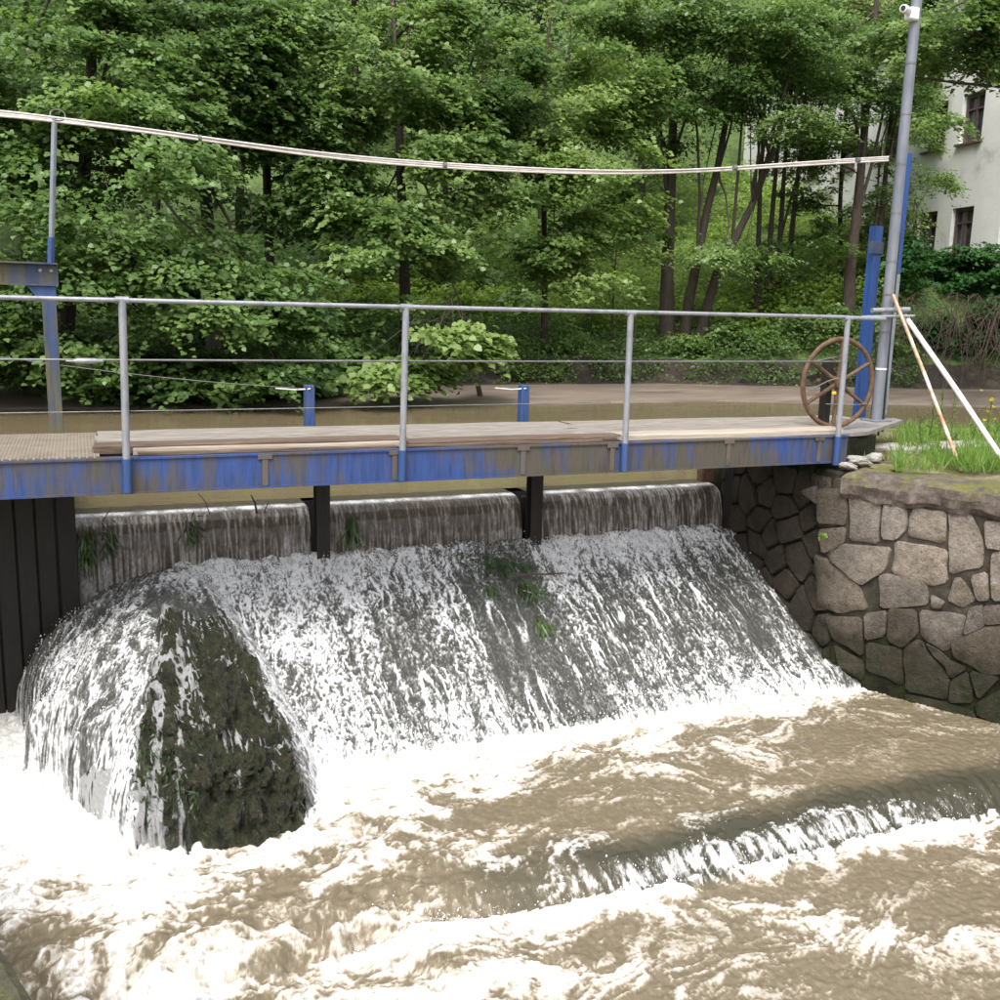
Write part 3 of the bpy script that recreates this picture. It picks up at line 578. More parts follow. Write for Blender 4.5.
# ------------------------------------------------------------------ far bank and hill
def bank_y(x): return np.interp(x, [-60, -2, 3, 8, 13, 17, 20, 24, 60], [19.5, 18.9, 18.6, 18.45, 18.6, 17.2, 16.4, 15.5, 14])+0.25*pn(x*0.5, x*0+1)
def hill_z(x, y):
    d = y-bank_y(x)
    z = np.interp(d, [-4, -0.3, 0.0, 2.3, 2.8, 3.1, 6, 12, 22, 40, 70], [0.6, 1.5, 1.62, 1.80, 1.86, 2.36, 2.80, 3.8, 7.2, 15.0, 30.0])
    rise = np.interp(x, [15, 18, 21, 24, 40], [0, 0.5, 1.5, 2.2, 4.0])*sst(2.9, 5.5, d)
    return z+rise+sst(2, 6, d)*0.35*fbm(x*0.35, y*0.35, 3)+sst(2.9, 3.2, d)*0.05*pn(x*2, y*2)
def hill():
    x = np.concatenate([np.linspace(-60, -8, 40), np.linspace(-7.7, 30, 240), np.linspace(31, 80, 30)])
    dd = np.concatenate([np.linspace(-4, -0.4, 5), np.linspace(-0.3, 4, 60), np.linspace(4.2, 20, 60), np.linspace(21, 70, 30)])
    X, D = np.meshgrid(x, dd); Y = bank_y(X)+D; Z = hill_z(X, Y)+np.where((D > 2.5) & (D < 3.3), 0.16*fbm(X*2.2, D*3, 4), 0)
    V = np.stack([X, Y, Z], -1).reshape(-1, 3); Q = gridq(len(x), len(dd))
    d0 = D[:-1, :-1].ravel()
    tag(quads('mud_bank', V, Q[d0 < 2.3], MT['mud'], None, True), kind='structure')
    tag(quads('bank_face', V, Q[(d0 >= 2.3) & (d0 < 3.1)], MT['bankface'], None, True), kind='structure')
    tag(quads('hillside', V, Q[d0 >= 3.1], MT['ground'], None, True), kind='structure')
hill()

# ------------------------------------------------------------------ foliage
def leafmesh(name, P, D, N, L, Wd, tint, m, parent=None, rnd=False):
    D = nrm(D); Sd = nrm(np.cross(D, N)); Nn = np.cross(Sd, D); L = L[:, None]; Wd = Wd[:, None]
    if rnd:
        a, b = P+D*L*0.28, P+D*L*0.72; u = Nn*Wd*0.30
        V = np.stack([P, a+Sd*Wd*0.95+u, b+Sd*Wd*0.80+u, P+D*L-Nn*L*0.12, b-Sd*Wd*0.80+u, a-Sd*Wd*0.95+u], 1).reshape(-1, 3)
        return quads(name, V, np.arange(len(P)*6).reshape(-1, 6), m, parent, False, {'tint': np.repeat(np.clip(tint, 0, 1), 6)})
    mid = P+D*L*0.48
    V = np.stack([P, mid+Sd*Wd+Nn*Wd*0.30, P+D*L-Nn*L*0.10, mid-Sd*Wd+Nn*Wd*0.30], 1).reshape(-1, 3)
    Q = np.arange(len(P)*4).reshape(-1, 4)
    return quads(name, V, Q, m, parent, False, {'tint': np.repeat(np.clip(tint, 0, 1), 4)})
def sprays(C, az, ln, K, leaf, r, tint0, droop=0.25, flat=0.35, wid=0.43):
    """S twigs at C, each with K leaves in a fan"""
    n = len(C); t = np.tile((np.arange(K)+0.5)/K, n); i = np.repeat(np.arange(n), K); side = np.tile(np.where(np.arange(K) % 2, 1., -1.), n)
    A = np.stack([np.cos(az), np.sin(az), np.zeros(n)], 1)[i]; B = np.stack([-np.sin(az), np.cos(az), np.zeros(n)], 1)[i]
    l = ln[i]; tl = (r.normal(-0.10, 0.30, n))[i]
    P = C[i]+A*(l*(t-0.4))[:, None]+B*(side*l*0.16*(1.15-t)+r.normal(0, 0.03, n*K))[:, None]
    P[:, 2] += tl*l*(t-0.4)-droop*l*t*t+r.normal(0, 0.03, n*K)
    D = A*(0.55+0.5*t)[:, None]+B*(side*(1.0-0.6*t))[:, None]+r.normal(0, 0.25, (n*K, 3)); D[:, 2] -= 0.22
    N = np.tile([0.0, -0.55, 1.], (n*K, 1))+r.normal(0, flat, (n*K, 3))+A*0.40
    L = leaf*r.uniform(0.65, 1.25, n*K)
    return P, D, N, L, L*wid, tint0[i]+r.normal(0, 0.16, n*K)
def crown_points(ells, n, r, freq=(0.5, 0.5, 1.35), thr=0.0, seed=0.0):
    out, ax = [], []
    vol = np.array([e[1]*e[2]*e[3] for e in ells]); cnt = (vol/vol.sum()*n).astype(int)
    for (c, a, b, h), k in zip(ells, cnt):
        got = []; tries = 0
        while sum(map(len, got)) < k and tries < 12:
            tries += 1
            q = r.normal(size=(k*2, 3)); q = nrm(q)*(r.random((k*2, 1))**0.30)
            p = np.array(c)+q*np.array([a, b, h])
            f = pn3(p*np.array(freq)+seed)+0.4*pn3(p*np.array(freq)*2.6+seed+9)
            got.append(p[f > thr+0.10])
        p = np.vstack(got)[:k]; out.append(p); ax.append(np.tile(np.array(c), (len(p), 1)))
    return np.vstack(out), np.vstack(ax)
def trunk_path(base, top, r, bow=0.2, n=9):
    base, top = np.array(base, float), np.array(top, float); w = r.normal(0, bow, 3); w[2] = 0; w2 = r.normal(0, bow*0.4, 3)
    return [base+(top-base)*t+w*math.sin(math.pi*t)+w2*math.sin(2*math.pi*t) for t in np.linspace(0, 1, n)]
def tree(name, base, top, rad, ells, nsp, leaf, m, label, group=None, seed=1, K=12, ln=(0.45, 0.9), thr=0.0, tint=0.45, limbs=9, droop=0.25, cat='tree', path=None, bow=0.2, lr=0.35):
    r = np.random.default_rng(seed)
    root = empty(name, tuple(base), label, cat, group)
    P = [np.array(p) for p in path] if path else trunk_path(base, top, r, bow)
    P[0] = P[0]-np.array([0, 0, 0.4])
    k = len(P); tb = MB().tube(P, [0.8*rad*(1.25 if i == 0 else 1.0)*(1-0.72*i/(k-1)) for i in range(k)], 10)
    C, A = crown_points(ells, nsp, r, thr=thr, seed=seed*3.7)
    for j in range(limbs):
        e = C[r.integers(len(C))]; i0 = int(np.clip(k*r.uniform(0.3, 0.95), 1, k-1)); s = P[i0]
        if np.linalg.norm(e-s) > 6: e = s+(e-s)*6/np.linalg.norm(e-s)
        mid = (s+e)/2+np.array([0, 0, 0.12*np.linalg.norm(e-s)])+r.normal(0, 0.12, 3)
        r0 = rad*lr*(1-0.5*i0/k)
        tb.tube([s, s*0.5+mid*0.5+r.normal(0, 0.05, 3), mid, mid*0.5+e*0.5+r.normal(0, 0.08, 3), e], [r0, r0*0.8, r0*0.6, r0*0.4, r0*0.15], 6)
    tb.build('trunk', MT['bark'], root, True)
    az = np.arctan2(C[:, 1]-A[:, 1], C[:, 0]-A[:, 0])+r.normal(0, 0.9, len(C))
    # leaves facing the river lean out over it
    cl = pn3(C*0.5+seed)*0.75+0.35*pn3(C*1.4+seed)
    a = sprays(C, az, r.uniform(*ln, len(C)), K, leaf, r, tint+cl, droop)
    leafmesh('crown', *a, m, root, rnd=leaf >= 0.11 and group is None)
    return root
def ell(px, py, rx, ry, d, rd=1.2):
    c = atd(px, py, d); return (tuple(c), rx*d/1000.0, rd, ry*d/1000.0)
def bd(px, D):
    lo, hi = 12.0, 80.0
    for _ in range(50):
        m = (lo+hi)/2; p = EYE+(Fw+(px-500)/1000.0*Rt)*m
        if p[1]-float(bank_y(np.array([p[0]]))[0]) < D: lo = m
        else: hi = m
    return lo
def foot(px, d):
    p = atd(px, 330, d); return (p[0], p[1], float(hill_z(np.array([p[0]]), np.array([p[1]]))[0]))

# front row, left to right
b0 = foot(60, 20.5)
tree('maple_tree', b0, atd(75, -150, 19.5), 0.22,
     [ell(30, 60, 150, 120, 18.0, 1.6), ell(-40, 200, 170, 130, 17.2, 1.5), ell(110, 190, 120, 100, 17.0, 1.3), ell(60, 310, 130, 60, 16.6, 1.1), ell(200, 265, 90, 60, 17.4, 1.2), ell(20, 370, 90, 22, 16.6, 0.7), ell(130, 120, 100, 80, 18.5, 1.5)],
     2600, 0.115, MT['leaf_a'], 'broad maple at far left whose light layered boughs reach down to the water', seed=3, K=20, ln=(0.5, 1.0), thr=0.02, tint=0.5)
b0 = foot(215, 20.8)
tree('maple_tree', b0, atd(190, -160, 20.5), 0.2,
     [ell(190, 60, 120, 100, 19.5, 1.6), ell(225, 310, 110, 55, 17.6, 1.1), ell(190, 375, 110, 24, 17.2, 0.8), ell(280, 300, 70, 40, 18.2, 1.0), ell(290, 120, 80, 120, 20.5, 1.4), ell(280, 372, 50, 22, 17.5, 0.6)],
     2000, 0.115, MT['leaf_a'], 'darker maple behind the left boughs with its lowest branches hanging over the pond', seed=4, K=20, thr=0.04, tint=0.36)
b0 = foot(272, 21.5)
tree('alder_tree', b0, atd(268, -140, 22.5), 0.15, [ell(270, 20, 80, 80, 22.3, 1.5), ell(310, 200, 45, 60, 22.6, 1.0)], 500, 0.12, MT['leaf_b'], 'slim dark alder trunk standing in the shade right of the maples', seed=5, tint=0.3)
b0 = foot(408, 22.5)
tree('alder_tree', b0, atd(380, -160, 23), 0.17,
     [ell(400, 70, 100, 85, 21.0, 1.4), ell(370, 180, 80, 70, 20.6, 1.3), ell(440, 160, 70, 60, 20.8, 1.2), ell(400, 265, 80, 55, 20.4, 1.1), ell(480, 60, 80, 60, 22.0, 1.4)],
     1900, 0.125, MT['leaf_b'], 'leafy alder left of centre with bright clumps from top to bottom', seed=6, K=14, ln=(0.4, 0.8), tint=0.55, thr=0.03)
b0 = foot(462, 21.6)
tree('hazel_shrub', (b0[0], b0[1]-1.2, 2.0), atd(450, 280, 20.6), 0.06,
     [ell(420, 355, 62, 26, 18.8, 0.9), ell(385, 378, 42, 14, 18.4, 0.6), ell(470, 345, 40, 22, 19.2, 0.8)], 330, 0.15, MT['leaf_c'], 'low round leaved bush leaning over the mud left of the centre rail post', seed=7, K=10, tint=0.62, cat='shrub', limbs=10, ln=(0.35, 0.7), thr=-0.05)
b0 = foot(545, 24)
tree('hazel_tree', b0, atd(560, -60, 24), 0.10,
     [ell(560, 90, 90, 80, 23.0, 1.4), ell(520, 210, 90, 65, 22.5, 1.3), ell(610, 190, 70, 60, 22.8, 1.3), ell(560, 275, 80, 38, 22.2, 1.0), ell(620, 60, 60, 70, 23.5, 1.3)],
     1900, 0.115, MT['leaf_c'], 'pale green hazel in the middle with fine leaves above the grassy bank', seed=8, K=14, ln=(0.4, 0.8), tint=0.55, thr=0.03)
q = bd(613, 3.4); b0 = foot(613, q)
tree('sapling', b0, atd(619, 222, q), 0.04, [ell(605, 232, 42, 16, q, 0.6), ell(640, 250, 30, 12, q, 0.5)], 90, 0.11, MT['leaf_c'], 'thin straight sapling just left of the third rail post', seed=9, K=10, tint=0.6, limbs=5, bow=0.05)
Q = bd(668, 4.2); P = [atd(x, y, Q) for x, y in ((668, 345), (667, 280), (669, 220), (672, 160), (674, 90), (680, 20), (690, -60))]
tree('alder_tree', P[0], P[-1], 0.25, [ell(700, 40, 110, 60, Q-1, 1.5), ell(640, 30, 70, 60, Q-1, 1.3), ell(690, 125, 70, 26, Q-1.1, 1.0), ell(650, 235, 45, 16, Q-1.1, 0.7)], 1050, 0.11, MT['leaf_b'],
     'straight dark alder trunk right of centre, the thickest one standing upright', seed=10, path=P, K=14, ln=(0.4, 0.8), tint=0.42, thr=0.02, lr=0.22)
Q = bd(690, 4.0); P = [atd(x, y, Q) for x, y in ((683, 345), (689, 300), (697, 262), (706, 215), (718, 165), (728, 110), (735, 40), (740, -50))]
tree('alder_tree', P[0], P[-1], 0.19, [ell(740, 70, 80, 50, Q-1, 1.2), ell(715, 255, 45, 18, Q-1, 0.7)], 560, 0.105, MT['leaf_b'], 'alder trunk leaning right just beside the thick upright one', seed=11, path=P, K=14, ln=(0.4, 0.8), tint=0.4, lr=0.3)
Q = bd(705, 3.8); P = [atd(x, y, Q) for x, y in ((697, 345), (706, 310), (718, 270), (732, 245), (752, 205), (770, 160), (790, 100), (800, 20))]
tree('alder_tree', P[0], P[-1], 0.19, [ell(790, 55, 90, 55, Q-1, 1.3), ell(740, 262, 50, 18, Q-0.8, 0.8), ell(800, 125, 60, 22, Q-1, 0.9)], 800, 0.105, MT['leaf_b'], 'alder trunk bent furthest to the right of the leaning pair', seed=12, path=P, K=14, ln=(0.4, 0.8), tint=0.45, lr=0.3)
for i, (pth, d, lab) in enumerate((
        (((757, 330), (758, 260), (760, 190), (764, 120), (770, 40)), 24.5, 'first slim upright trunk from the left in the sunlit thicket'),
        (((766, 320), (770, 240), (776, 170), (781, 100), (785, 20)), 25.5, 'second slim trunk of the thicket, close behind the first'),
        (((777, 320), (780, 240), (784, 175), (790, 100), (800, 20)), 26.0, 'third slim trunk of the thicket, with a fork under the cable'),
        (((786, 325), (792, 230), (799, 165), (806, 90), (815, 10)), 25.0, 'rightmost slim trunk of the thicket, leaning slightly right'))):
    d = bd(780, 5.0+i*0.6); P = [atd(x, y, d) for x, y in pth]
    tree('alder_tree', P[0], P[-1], 0.12, [ell(pth[-1][0]-10+i*14, 60, 50, 50, d, 1.2), ell(pth[1][0]-10, 262, 34, 20, d-1.0, 0.7)], 260, 0.105, MT['leaf_b'], lab, 'slim trunks of the thicket', seed=13+i, path=P, K=14, ln=(0.4, 0.8), tint=0.42, limbs=6)
Q = bd(850, 4.0); P = [atd(x, y, Q) for x, y in ((849, 330), (850, 270), (856, 220), (862, 160), (868, 90), (876, 10), (880, -60))]
tree('alder_tree', P[0], P[-1], 0.21, [ell(870, 45, 80, 50, Q-0.6, 1.2), ell(838, 105, 50, 26, Q-0.8, 0.9), ell(900, 105, 30, 36, Q-0.4, 0.9), ell(825, 250, 30, 16, Q-0.6, 0.6)], 850, 0.10, MT['leaf_b'], 'brown trunk just left of the steel mast', seed=20, path=P, K=14, ln=(0.35, 0.7), tint=0.48, lr=0.3)
Q = bd(870, 4.4); P = [atd(x, y, Q) for x, y in ((866, 330), (870, 275), (880, 230), (886, 170), (893, 100), (900, 20))]
tree('alder_tree', P[0], P[-1], 0.14, [ell(903, 180, 18, 30, Q-0.6, 0.7), ell(905, 60, 34, 50, Q-0.7, 0.9)], 300, 0.10, MT['leaf_b'], 'thin trunk half hidden behind the blue post and mast', seed=21, path=P, K=14, ln=(0.35, 0.7), tint=0.5, limbs=6)
P = [atd(x, y, 19.5) for x, y in ((1130, 330), (1128, 200), (1110, 90), (1090, -20), (1075, -120))]
tree('alder_tree', P[0], P[-1], 0.2, [ell(960, 25, 75, 45, 19.5, 1.2), ell(1040, 20, 70, 60, 19.5, 1.2), ell(990, 70, 40, 14, 19.2, 0.6), ell(940, 130, 30, 22, 19.0, 0.4), ell(1110, 120, 60, 90, 19.5, 1.2), ell(925, 70, 34, 26, 19.3, 0.6), ell(900, 20, 60, 45, 20.5, 0.9)], 1900, 0.105, MT['leaf_b'],
     'leafy boughs hanging in at the top right in front of the white house', seed=22, path=P, K=14, ln=(0.35, 0.7), tint=0.42, thr=-0.03)
Q = bd(860, 6.5)
tree('alder_tree', foot(838, Q), atd(842, -40, Q), 0.10, [ell(835, 150, 34, 40, Q-0.5, 0.8), ell(885, 205, 22, 34, Q-0.3, 0.7), ell(800, 215, 36, 26, Q-0.6, 0.7), ell(880, 30, 70, 40, Q, 1.1), ell(940, 12, 60, 30, Q, 1.0), ell(915, 100, 24, 34, Q, 0.7), ell(800, 150, 30, 40, Q-0.4, 0.7), ell(860, 225, 30, 22, Q-0.4, 0.6), ell(862, 140, 22, 30, Q-0.4, 0.6), ell(925, 150, 16, 24, Q-0.6, 0.4)], 2300, 0.10, MT['leaf_c'], 'light leafed young tree in front of the shaded end of the house wall', seed=27, K=14, ln=(0.35, 0.7), tint=0.45, thr=-0.04, limbs=12)
Q = bd(908, 5); tree('hazel_shrub', foot(908, Q), atd(908, 190, Q), 0.05, [ell(906, 215, 18, 28, Q-0.3, 0.6), ell(935, 183, 26, 14, Q-0.8, 0.5)], 150, 0.10, MT['leaf_c'], 'loose pale bush between the mast and the lower windows of the house', seed=23, cat='shrub', tint=0.55, thr=-0.05)
# ivy covered bank at right
Q = bd(960, 4.2)
tree('ivy_bush', foot(960, Q), atd(960, 250, Q), 0.08, [ell(915, 262, 26, 26, Q-0.6, 0.9), ell(955, 270, 40, 24, Q-0.4, 1.0), ell(1000, 268, 44, 24, Q-0.4, 1.0), ell(1070, 265, 60, 40, Q-0.4, 1.2)], 1300, 0.13, MT['leaf_d'], 'dense dark ivy bush on the bank below the house windows', seed=24, cat='shrub', tint=0.5, thr=-0.35, K=12, ln=(0.3, 0.6), limbs=4)
Q = bd(990, 2.9)
tree('ivy_bush', foot(990, Q), atd(990, 335, Q), 0.05, [ell(988, 335, 22, 40, Q, 0.5), ell(1040, 340, 40, 40, Q, 0.7), ell(925, 330, 26, 30, Q+0.2, 0.5), ell(900, 350, 20, 24, Q+0.1, 0.4), ell(955, 350, 30, 22, Q, 0.4)], 800, 0.12, MT['leaf_d'], 'lower ivy hanging down the bank at the right edge', seed=25, cat='shrub', tint=0.3, thr=-0.3, K=12, ln=(0.3, 0.6), limbs=3)
for i, (px, py, rx, ry, D, lab, ti, n) in enumerate(((20, 365, 120, 34, 0.6, 'dark low shrub at far left with twigs touching the pond', 0.34, 420), (150, 372, 90, 26, 0.2, 'low shrub hanging in the water left of the first gate post', 0.42, 420), (255, 370, 80, 28, 0.6, 'shaded shrub on the bank behind the left gate post', 0.25, 420), (320, 350, 60, 30, 1.8, 'dark shrub filling the gap left of the low round leaved bush', 0.2, 300))):
    d = bd(px, D); c = atd(px, py, d)
    tree('bank_shrub', foot(px, d+0.8), c, 0.05, [ell(px, py, rx, ry, d, 1.0)], n, 0.13, MT['leaf_a'], lab, None, seed=110+i, cat='shrub', tint=ti, limbs=9, thr=-0.25, ln=(0.4, 0.8), K=13, lr=0.5)
def tangle():
    r = np.random.default_rng(31); b = MB()
    for i in range(110):
        x = r.uniform(902, 1010); d = bd(950, 2.7)+r.uniform(-0.7, 0.2); y0 = r.uniform(296, 330)
        p = [atd(x, y0, d)]; dx = r.normal(0, 9)
        for s in range(1, 7):
            p.append(atd(x+dx*s*0.8+r.normal(0, 4), y0+s*r.uniform(6, 14)*(1 if s > 1 else -0.4), d+r.normal(0, 0.05)))
        b.tube(p, [0.013, 0.012, 0.011, 0.010, 0.008, 0.006, 0.004], 4, False)
    tag(b.build('dead_branches', MT['twig']), 'tangle of bare brown branches hanging down the bank below the ivy', 'branches', kind='stuff')
tangle()

# middle and back rows: lit wood behind
for i, (px, d, top, sp) in enumerate(((-90, 27, -120, 130), (30, 29, -160, 140), (150, 28, -140, 130), (240, 31, -170, 120), (340, 29, -150, 120), (440, 31, -170, 120), (540, 30, -160, 120), (640, 36, -190, 90), (960, 44, -120, 110), (1080, 30, -80, 120))):
    b0 = foot(px, d); hi = [ell(px, -20, sp, 110, d, 2.2), ell(px+20, 110, sp*0.8, 80, d-0.8, 1.8)]
    if px < 620: hi.append(ell(px-10, 235, sp*0.75, 70, d-1.0, 1.6))
    tree('wood_tree', b0, atd(px+12, top, d), 0.18, hi, 900, 0.16, MT['leaf_b'] if i % 2 else MT['leaf_a'], 'dark tree in the wood behind the front trees, '+('furthest left', 'behind the left maple', 'behind the darker maple', 'just left of the slim dark alder', 'just left of the leafy alder', 'behind the leafy alder', 'behind the pale hazel', 'behind the thick upright trunk', 'behind the house corner', 'furthest right')[i], 'trees of the wood behind', seed=40+i, K=12, ln=(0.6, 1.1), tint=0.40, limbs=7)
for i, (px, d, sp) in enumerate(((-60, 44, 120), (120, 46, 120), (300, 45, 120), (480, 47, 120), (660, 50, 110), (800, 52, 110), (900, 56, 100))):
    b0 = foot(px, d); 
    tree('wood_tree', b0, atd(px+12, -150, d), 0.22, [ell(px, -40, sp, 120, d, 3), ell(px, 90, sp*0.9, 80, d, 3)], 800, 0.24, MT['leaf_a'], 'far tree on the hill, '+('furthest left at the top edge', 'above the left maple', 'above the slim dark alder', 'above the pale hazel', 'above the thick upright trunk', 'above the slim trunks of the thicket', 'left of the house roof')[i], 'far trees on the hill', seed=60+i, K=10, ln=(0.9, 1.5), tint=0.5, limbs=5)
# undergrowth on the hillside and brambles along the ledge
def undergrowth():
    r = np.random.default_rng(77)
    def scatter(n, px0, px1, d0, d1, hmax, leaf, tint, m, name, lab, thr=-0.05):
        px = r.uniform(px0, px1, n); d = d0+(d1-d0)*r.random(n)**1.3
        P = EYE+(Fw+((px-500)/1000.0)[:, None]*Rt)*d[:, None]; z = hill_z(P[:, 0], P[:, 1])
        mound_ = 0.5+0.5*pn(P[:, 0]*0.6, P[:, 1]*0.6)
        C = np.column_stack([P[:, 0], P[:, 1], z+r.random(n)*hmax*(0.25+mound_)])
        k = (pn(P[:, 0]*1.1+3, P[:, 1]*1.1) > thr-0.2) & (P[:, 1]-bank_y(P[:, 0]) > 2.5); C = C[k]
        a = sprays(C, r.uniform(0, 6.28, len(C)), r.uniform(0.35, 0.8, len(C)), 9, leaf, r, tint+0.4*pn3(C*0.7), 0.2, 0.5)
        tag(leafmesh(name, *a, m), lab, 'undergrowth', kind='stuff')
    scatter(8000, 330, 885, 28, 44, 1.1, 0.125, 0.72, MT['under'], 'undergrowth', 'bright green nettles and brambles covering the slope between the trunks')
    scatter(7500, 430, 905, 23, 31.0, 0.6, 0.08, 0.36, MT['leaf_b'], 'bank_plants', 'low weeds and brambles along the top of the far bank')
    scatter(2200, -120, 440, 22.0, 27.0, 0.9, 0.14, 0.35, MT['leaf_b'], 'shade_plants', 'dark shaded plants on the bank under the left trees')
undergrowth()
for i, (px, py, rx, ry, lab, ti) in enumerate(((545, 338, 40, 20, 'small bright bush on the bank right of the centre rail post', 0.62), (745, 338, 46, 18, 'dull bush at the foot of the leaning trunks', 0.4), (815, 320, 36, 28, 'dark bush left of the hand wheel on the far bank', 0.3), (690, 352, 24, 16, 'low leafy clump overhanging the far ledge under the thick trunk', 0.5), (880, 345, 26, 24, 'dark bush on the far bank behind the hand wheel', 0.25))):
    d = bd(px, 3.3); c = atd(px, py, d)
    tree('bush', (c[0], c[1]+0.4, float(hill_z(np.array([c[0]]), np.array([c[1]+0.4]))[0])), c, 0.03, [ell(px, py, rx, ry, d, 0.7)], 130, 0.11, MT['leaf_c'], lab, None, seed=90+i, cat='bush', tint=ti, limbs=8, thr=-0.1, ln=(0.3, 0.6), K=11, lr=0.5)

# ------------------------------------------------------------------ house
def house():
    A = np.array([22.8, 17.0]); B = np.array([26.4, 37.0]); u = (B-A)/np.linalg.norm(B-A); nrmv = np.array([-u[1], u[0]]); Ln = np.linalg.norm(B-A)
    root = empty('house', (A[0], A[1], 4.0), 'white plastered house behind the trees at the right', 'house')
    rz = math.atan2(u[1], u[0])
    def T(px, py):
        r = ray(px, py); k = ((A-EYE[:2]) @ nrmv)/(r[:2] @ nrmv); p = EYE+r*k
        return float((p[:2]-A) @ u), float(p[2])
    t1, zt = T(940, 90); t2, zu = T(975, 92); t3, zl = T(928, 212); t4, _ = T(963, 210)
    _, zub = T(975, 128); _, zlb = T(963, 246)
    ww = 0.95; zu1 = zu; zu0 = zu-1.35; zl1 = zl; zl0 = zl-1.35
    ups = [t2-2.2*2, t2-2.2, t2, t1, t1+2.4, t1+4.8, t1+7.2]; lows = [t4-2.2*2, t4-2.1, t4, t3, t3+2.4, t3+4.8, t3+7.2]
    ups = [t for t in ups if 0.8 < t < Ln-0.8]; lows = [t for t in lows if 0.8 < t < Ln-0.8]
    ztop = zu1+3.2; zb = 2.0; th = 0.35
    def at(t, dpt, z): p = A+u*t-nrmv*dpt; return (p[0], p[1], z)     # dpt: into the house
    wb = MB()
    def band(z0, z1, t0, t1_):
        if t1_-t0 < 0.01 or z1-z0 < 0.01: return
        wb.box(at((t0+t1_)/2, th/2, (z0+z1)/2), (t1_-t0, th, z1-z0), rz)
    for z0, z1, ops in ((zb, zl0, []), (zl0, zl1, lows), (zl1, zu0, []), (zu0, zu1, ups), (zu1, ztop, [])):
        c = 0.0
        for t in sorted(ops): band(z0, z1, c, t-ww/2); c = t+ww/2
        band(z0, z1, c, Ln)
    Dp = 8.0
    wb.box(at(Ln-th/2, Dp/2+th/2, (zb+ztop)/2), (th, Dp-th, ztop-zb), rz); wb.box(at(th/2, Dp/2+th/2, (zb+ztop)/2), (th, Dp-th, ztop-zb), rz); wb.box(at(Ln/2, Dp+th/2, (zb+ztop)/2), (Ln, th, ztop-zb), rz)
    wb.build('wall', MT['plaster'], root)
    for ops, z0, z1 in ((ups, zu0, zu1), (lows, zl0, zl1)):
        for t in ops:
            f = MB(); g = 0.16
            for tt, zz, a, c in ((t-ww/2+0.05, (z0+z1)/2, 0.10, z1-z0), (t+ww/2-0.05, (z0+z1)/2, 0.10, z1-z0), (t, z1-0.05, ww-0.2, 0.10), (t, z0+0.05, ww-0.2, 0.10), (t, (z0+z1)/2, 0.05, z1-z0-0.2), (t, z0+(z1-z0)*0.68, ww-0.2, 0.04)):
                f.box(at(tt, g+(0.003 if a == 0.05 else 0), zz), (a, 0.07, c), rz)
            fo = f.build('window', MT['winframe'], root)
            MB().box(at(t, g+0.06, (z0+z1)/2), (ww-0.12, 0.015, z1-z0-0.12), rz).build('pane', MT['glass'], fo)
            MB().box(at(t, -0.03, z0-0.04), (ww+0.14, 0.16, 0.06), rz).build('sill', MT['winframe'], fo)
    rb = MB(); e = 0.5
    a0, a1 = at(-e, -e, ztop), at(Ln+e, -e, ztop); b0, b1 = at(-e, Dp+e, ztop), at(Ln+e, Dp+e, ztop); r0, r1 = at(-e, Dp/2, ztop+3.2), at(Ln+e, Dp/2, ztop+3.2)
    lo = lambda p: (p[0], p[1], p[2]-0.18)
    rb.add([a0, a1, b1, b0, r0, r1, lo(a0), lo(a1), lo(b1), lo(b0)], [(0, 1, 5, 4), (2, 3, 4, 5), (0, 4, 3), (1, 2, 5), (6, 9, 8, 7), (0, 6, 7, 1), (1, 7, 8, 2), (2, 8, 9, 3), (3, 9, 6, 0)])
    rb.build('roof', MT['rooftile'], root)
house()

# ------------------------------------------------------------------ stone wing wall at the right
def clip(poly, p, n):
    out = []
    for i in range(len(poly)):
        a, b = poly[i], poly[(i+1) % len(poly)]; da, db = (a-p) @ n, (b-p) @ n
        if da <= 0: out.append(a)
        if da*db < 0: out.append(a+(b-a)*da/(da-db))
    return out
def voronoi(seeds, box):
    res = []
    for i, s in enumerate(seeds):
        poly = [np.array(q) for q in ((box[0], box[2]), (box[1], box[2]), (box[1], box[3]), (box[0], box[3]))]
        for j, o in enumerate(seeds):
            if i != j and np.hypot(*(o-s)) < 1.6:
                poly = clip(poly, (s+o)/2, o-s)
                if len(poly) < 3: break
        if len(poly) >= 3: res.append(poly)
    return res
def shrink(poly, g):
    P = np.array(poly); c = P.mean(0); a = 0.5*sum(P[i][0]*P[(i+1) % len(P)][1]-P[(i+1) % len(P)][0]*P[i][1] for i in range(len(P)))
    if a < 0: P = P[::-1]
    n = len(P); out = [np.array(q) for q in P]
    res = [np.array(q) for q in P]
    for i in range(n):
        e = P[(i+1) % n]-P[i]; l = np.linalg.norm(e)
        if l < 1e-6: continue
        nn = np.array([e[1], -e[0]])/l
        res = clip(res, P[i]-nn*g, nn)
        if len(res) < 3: return None
    return res
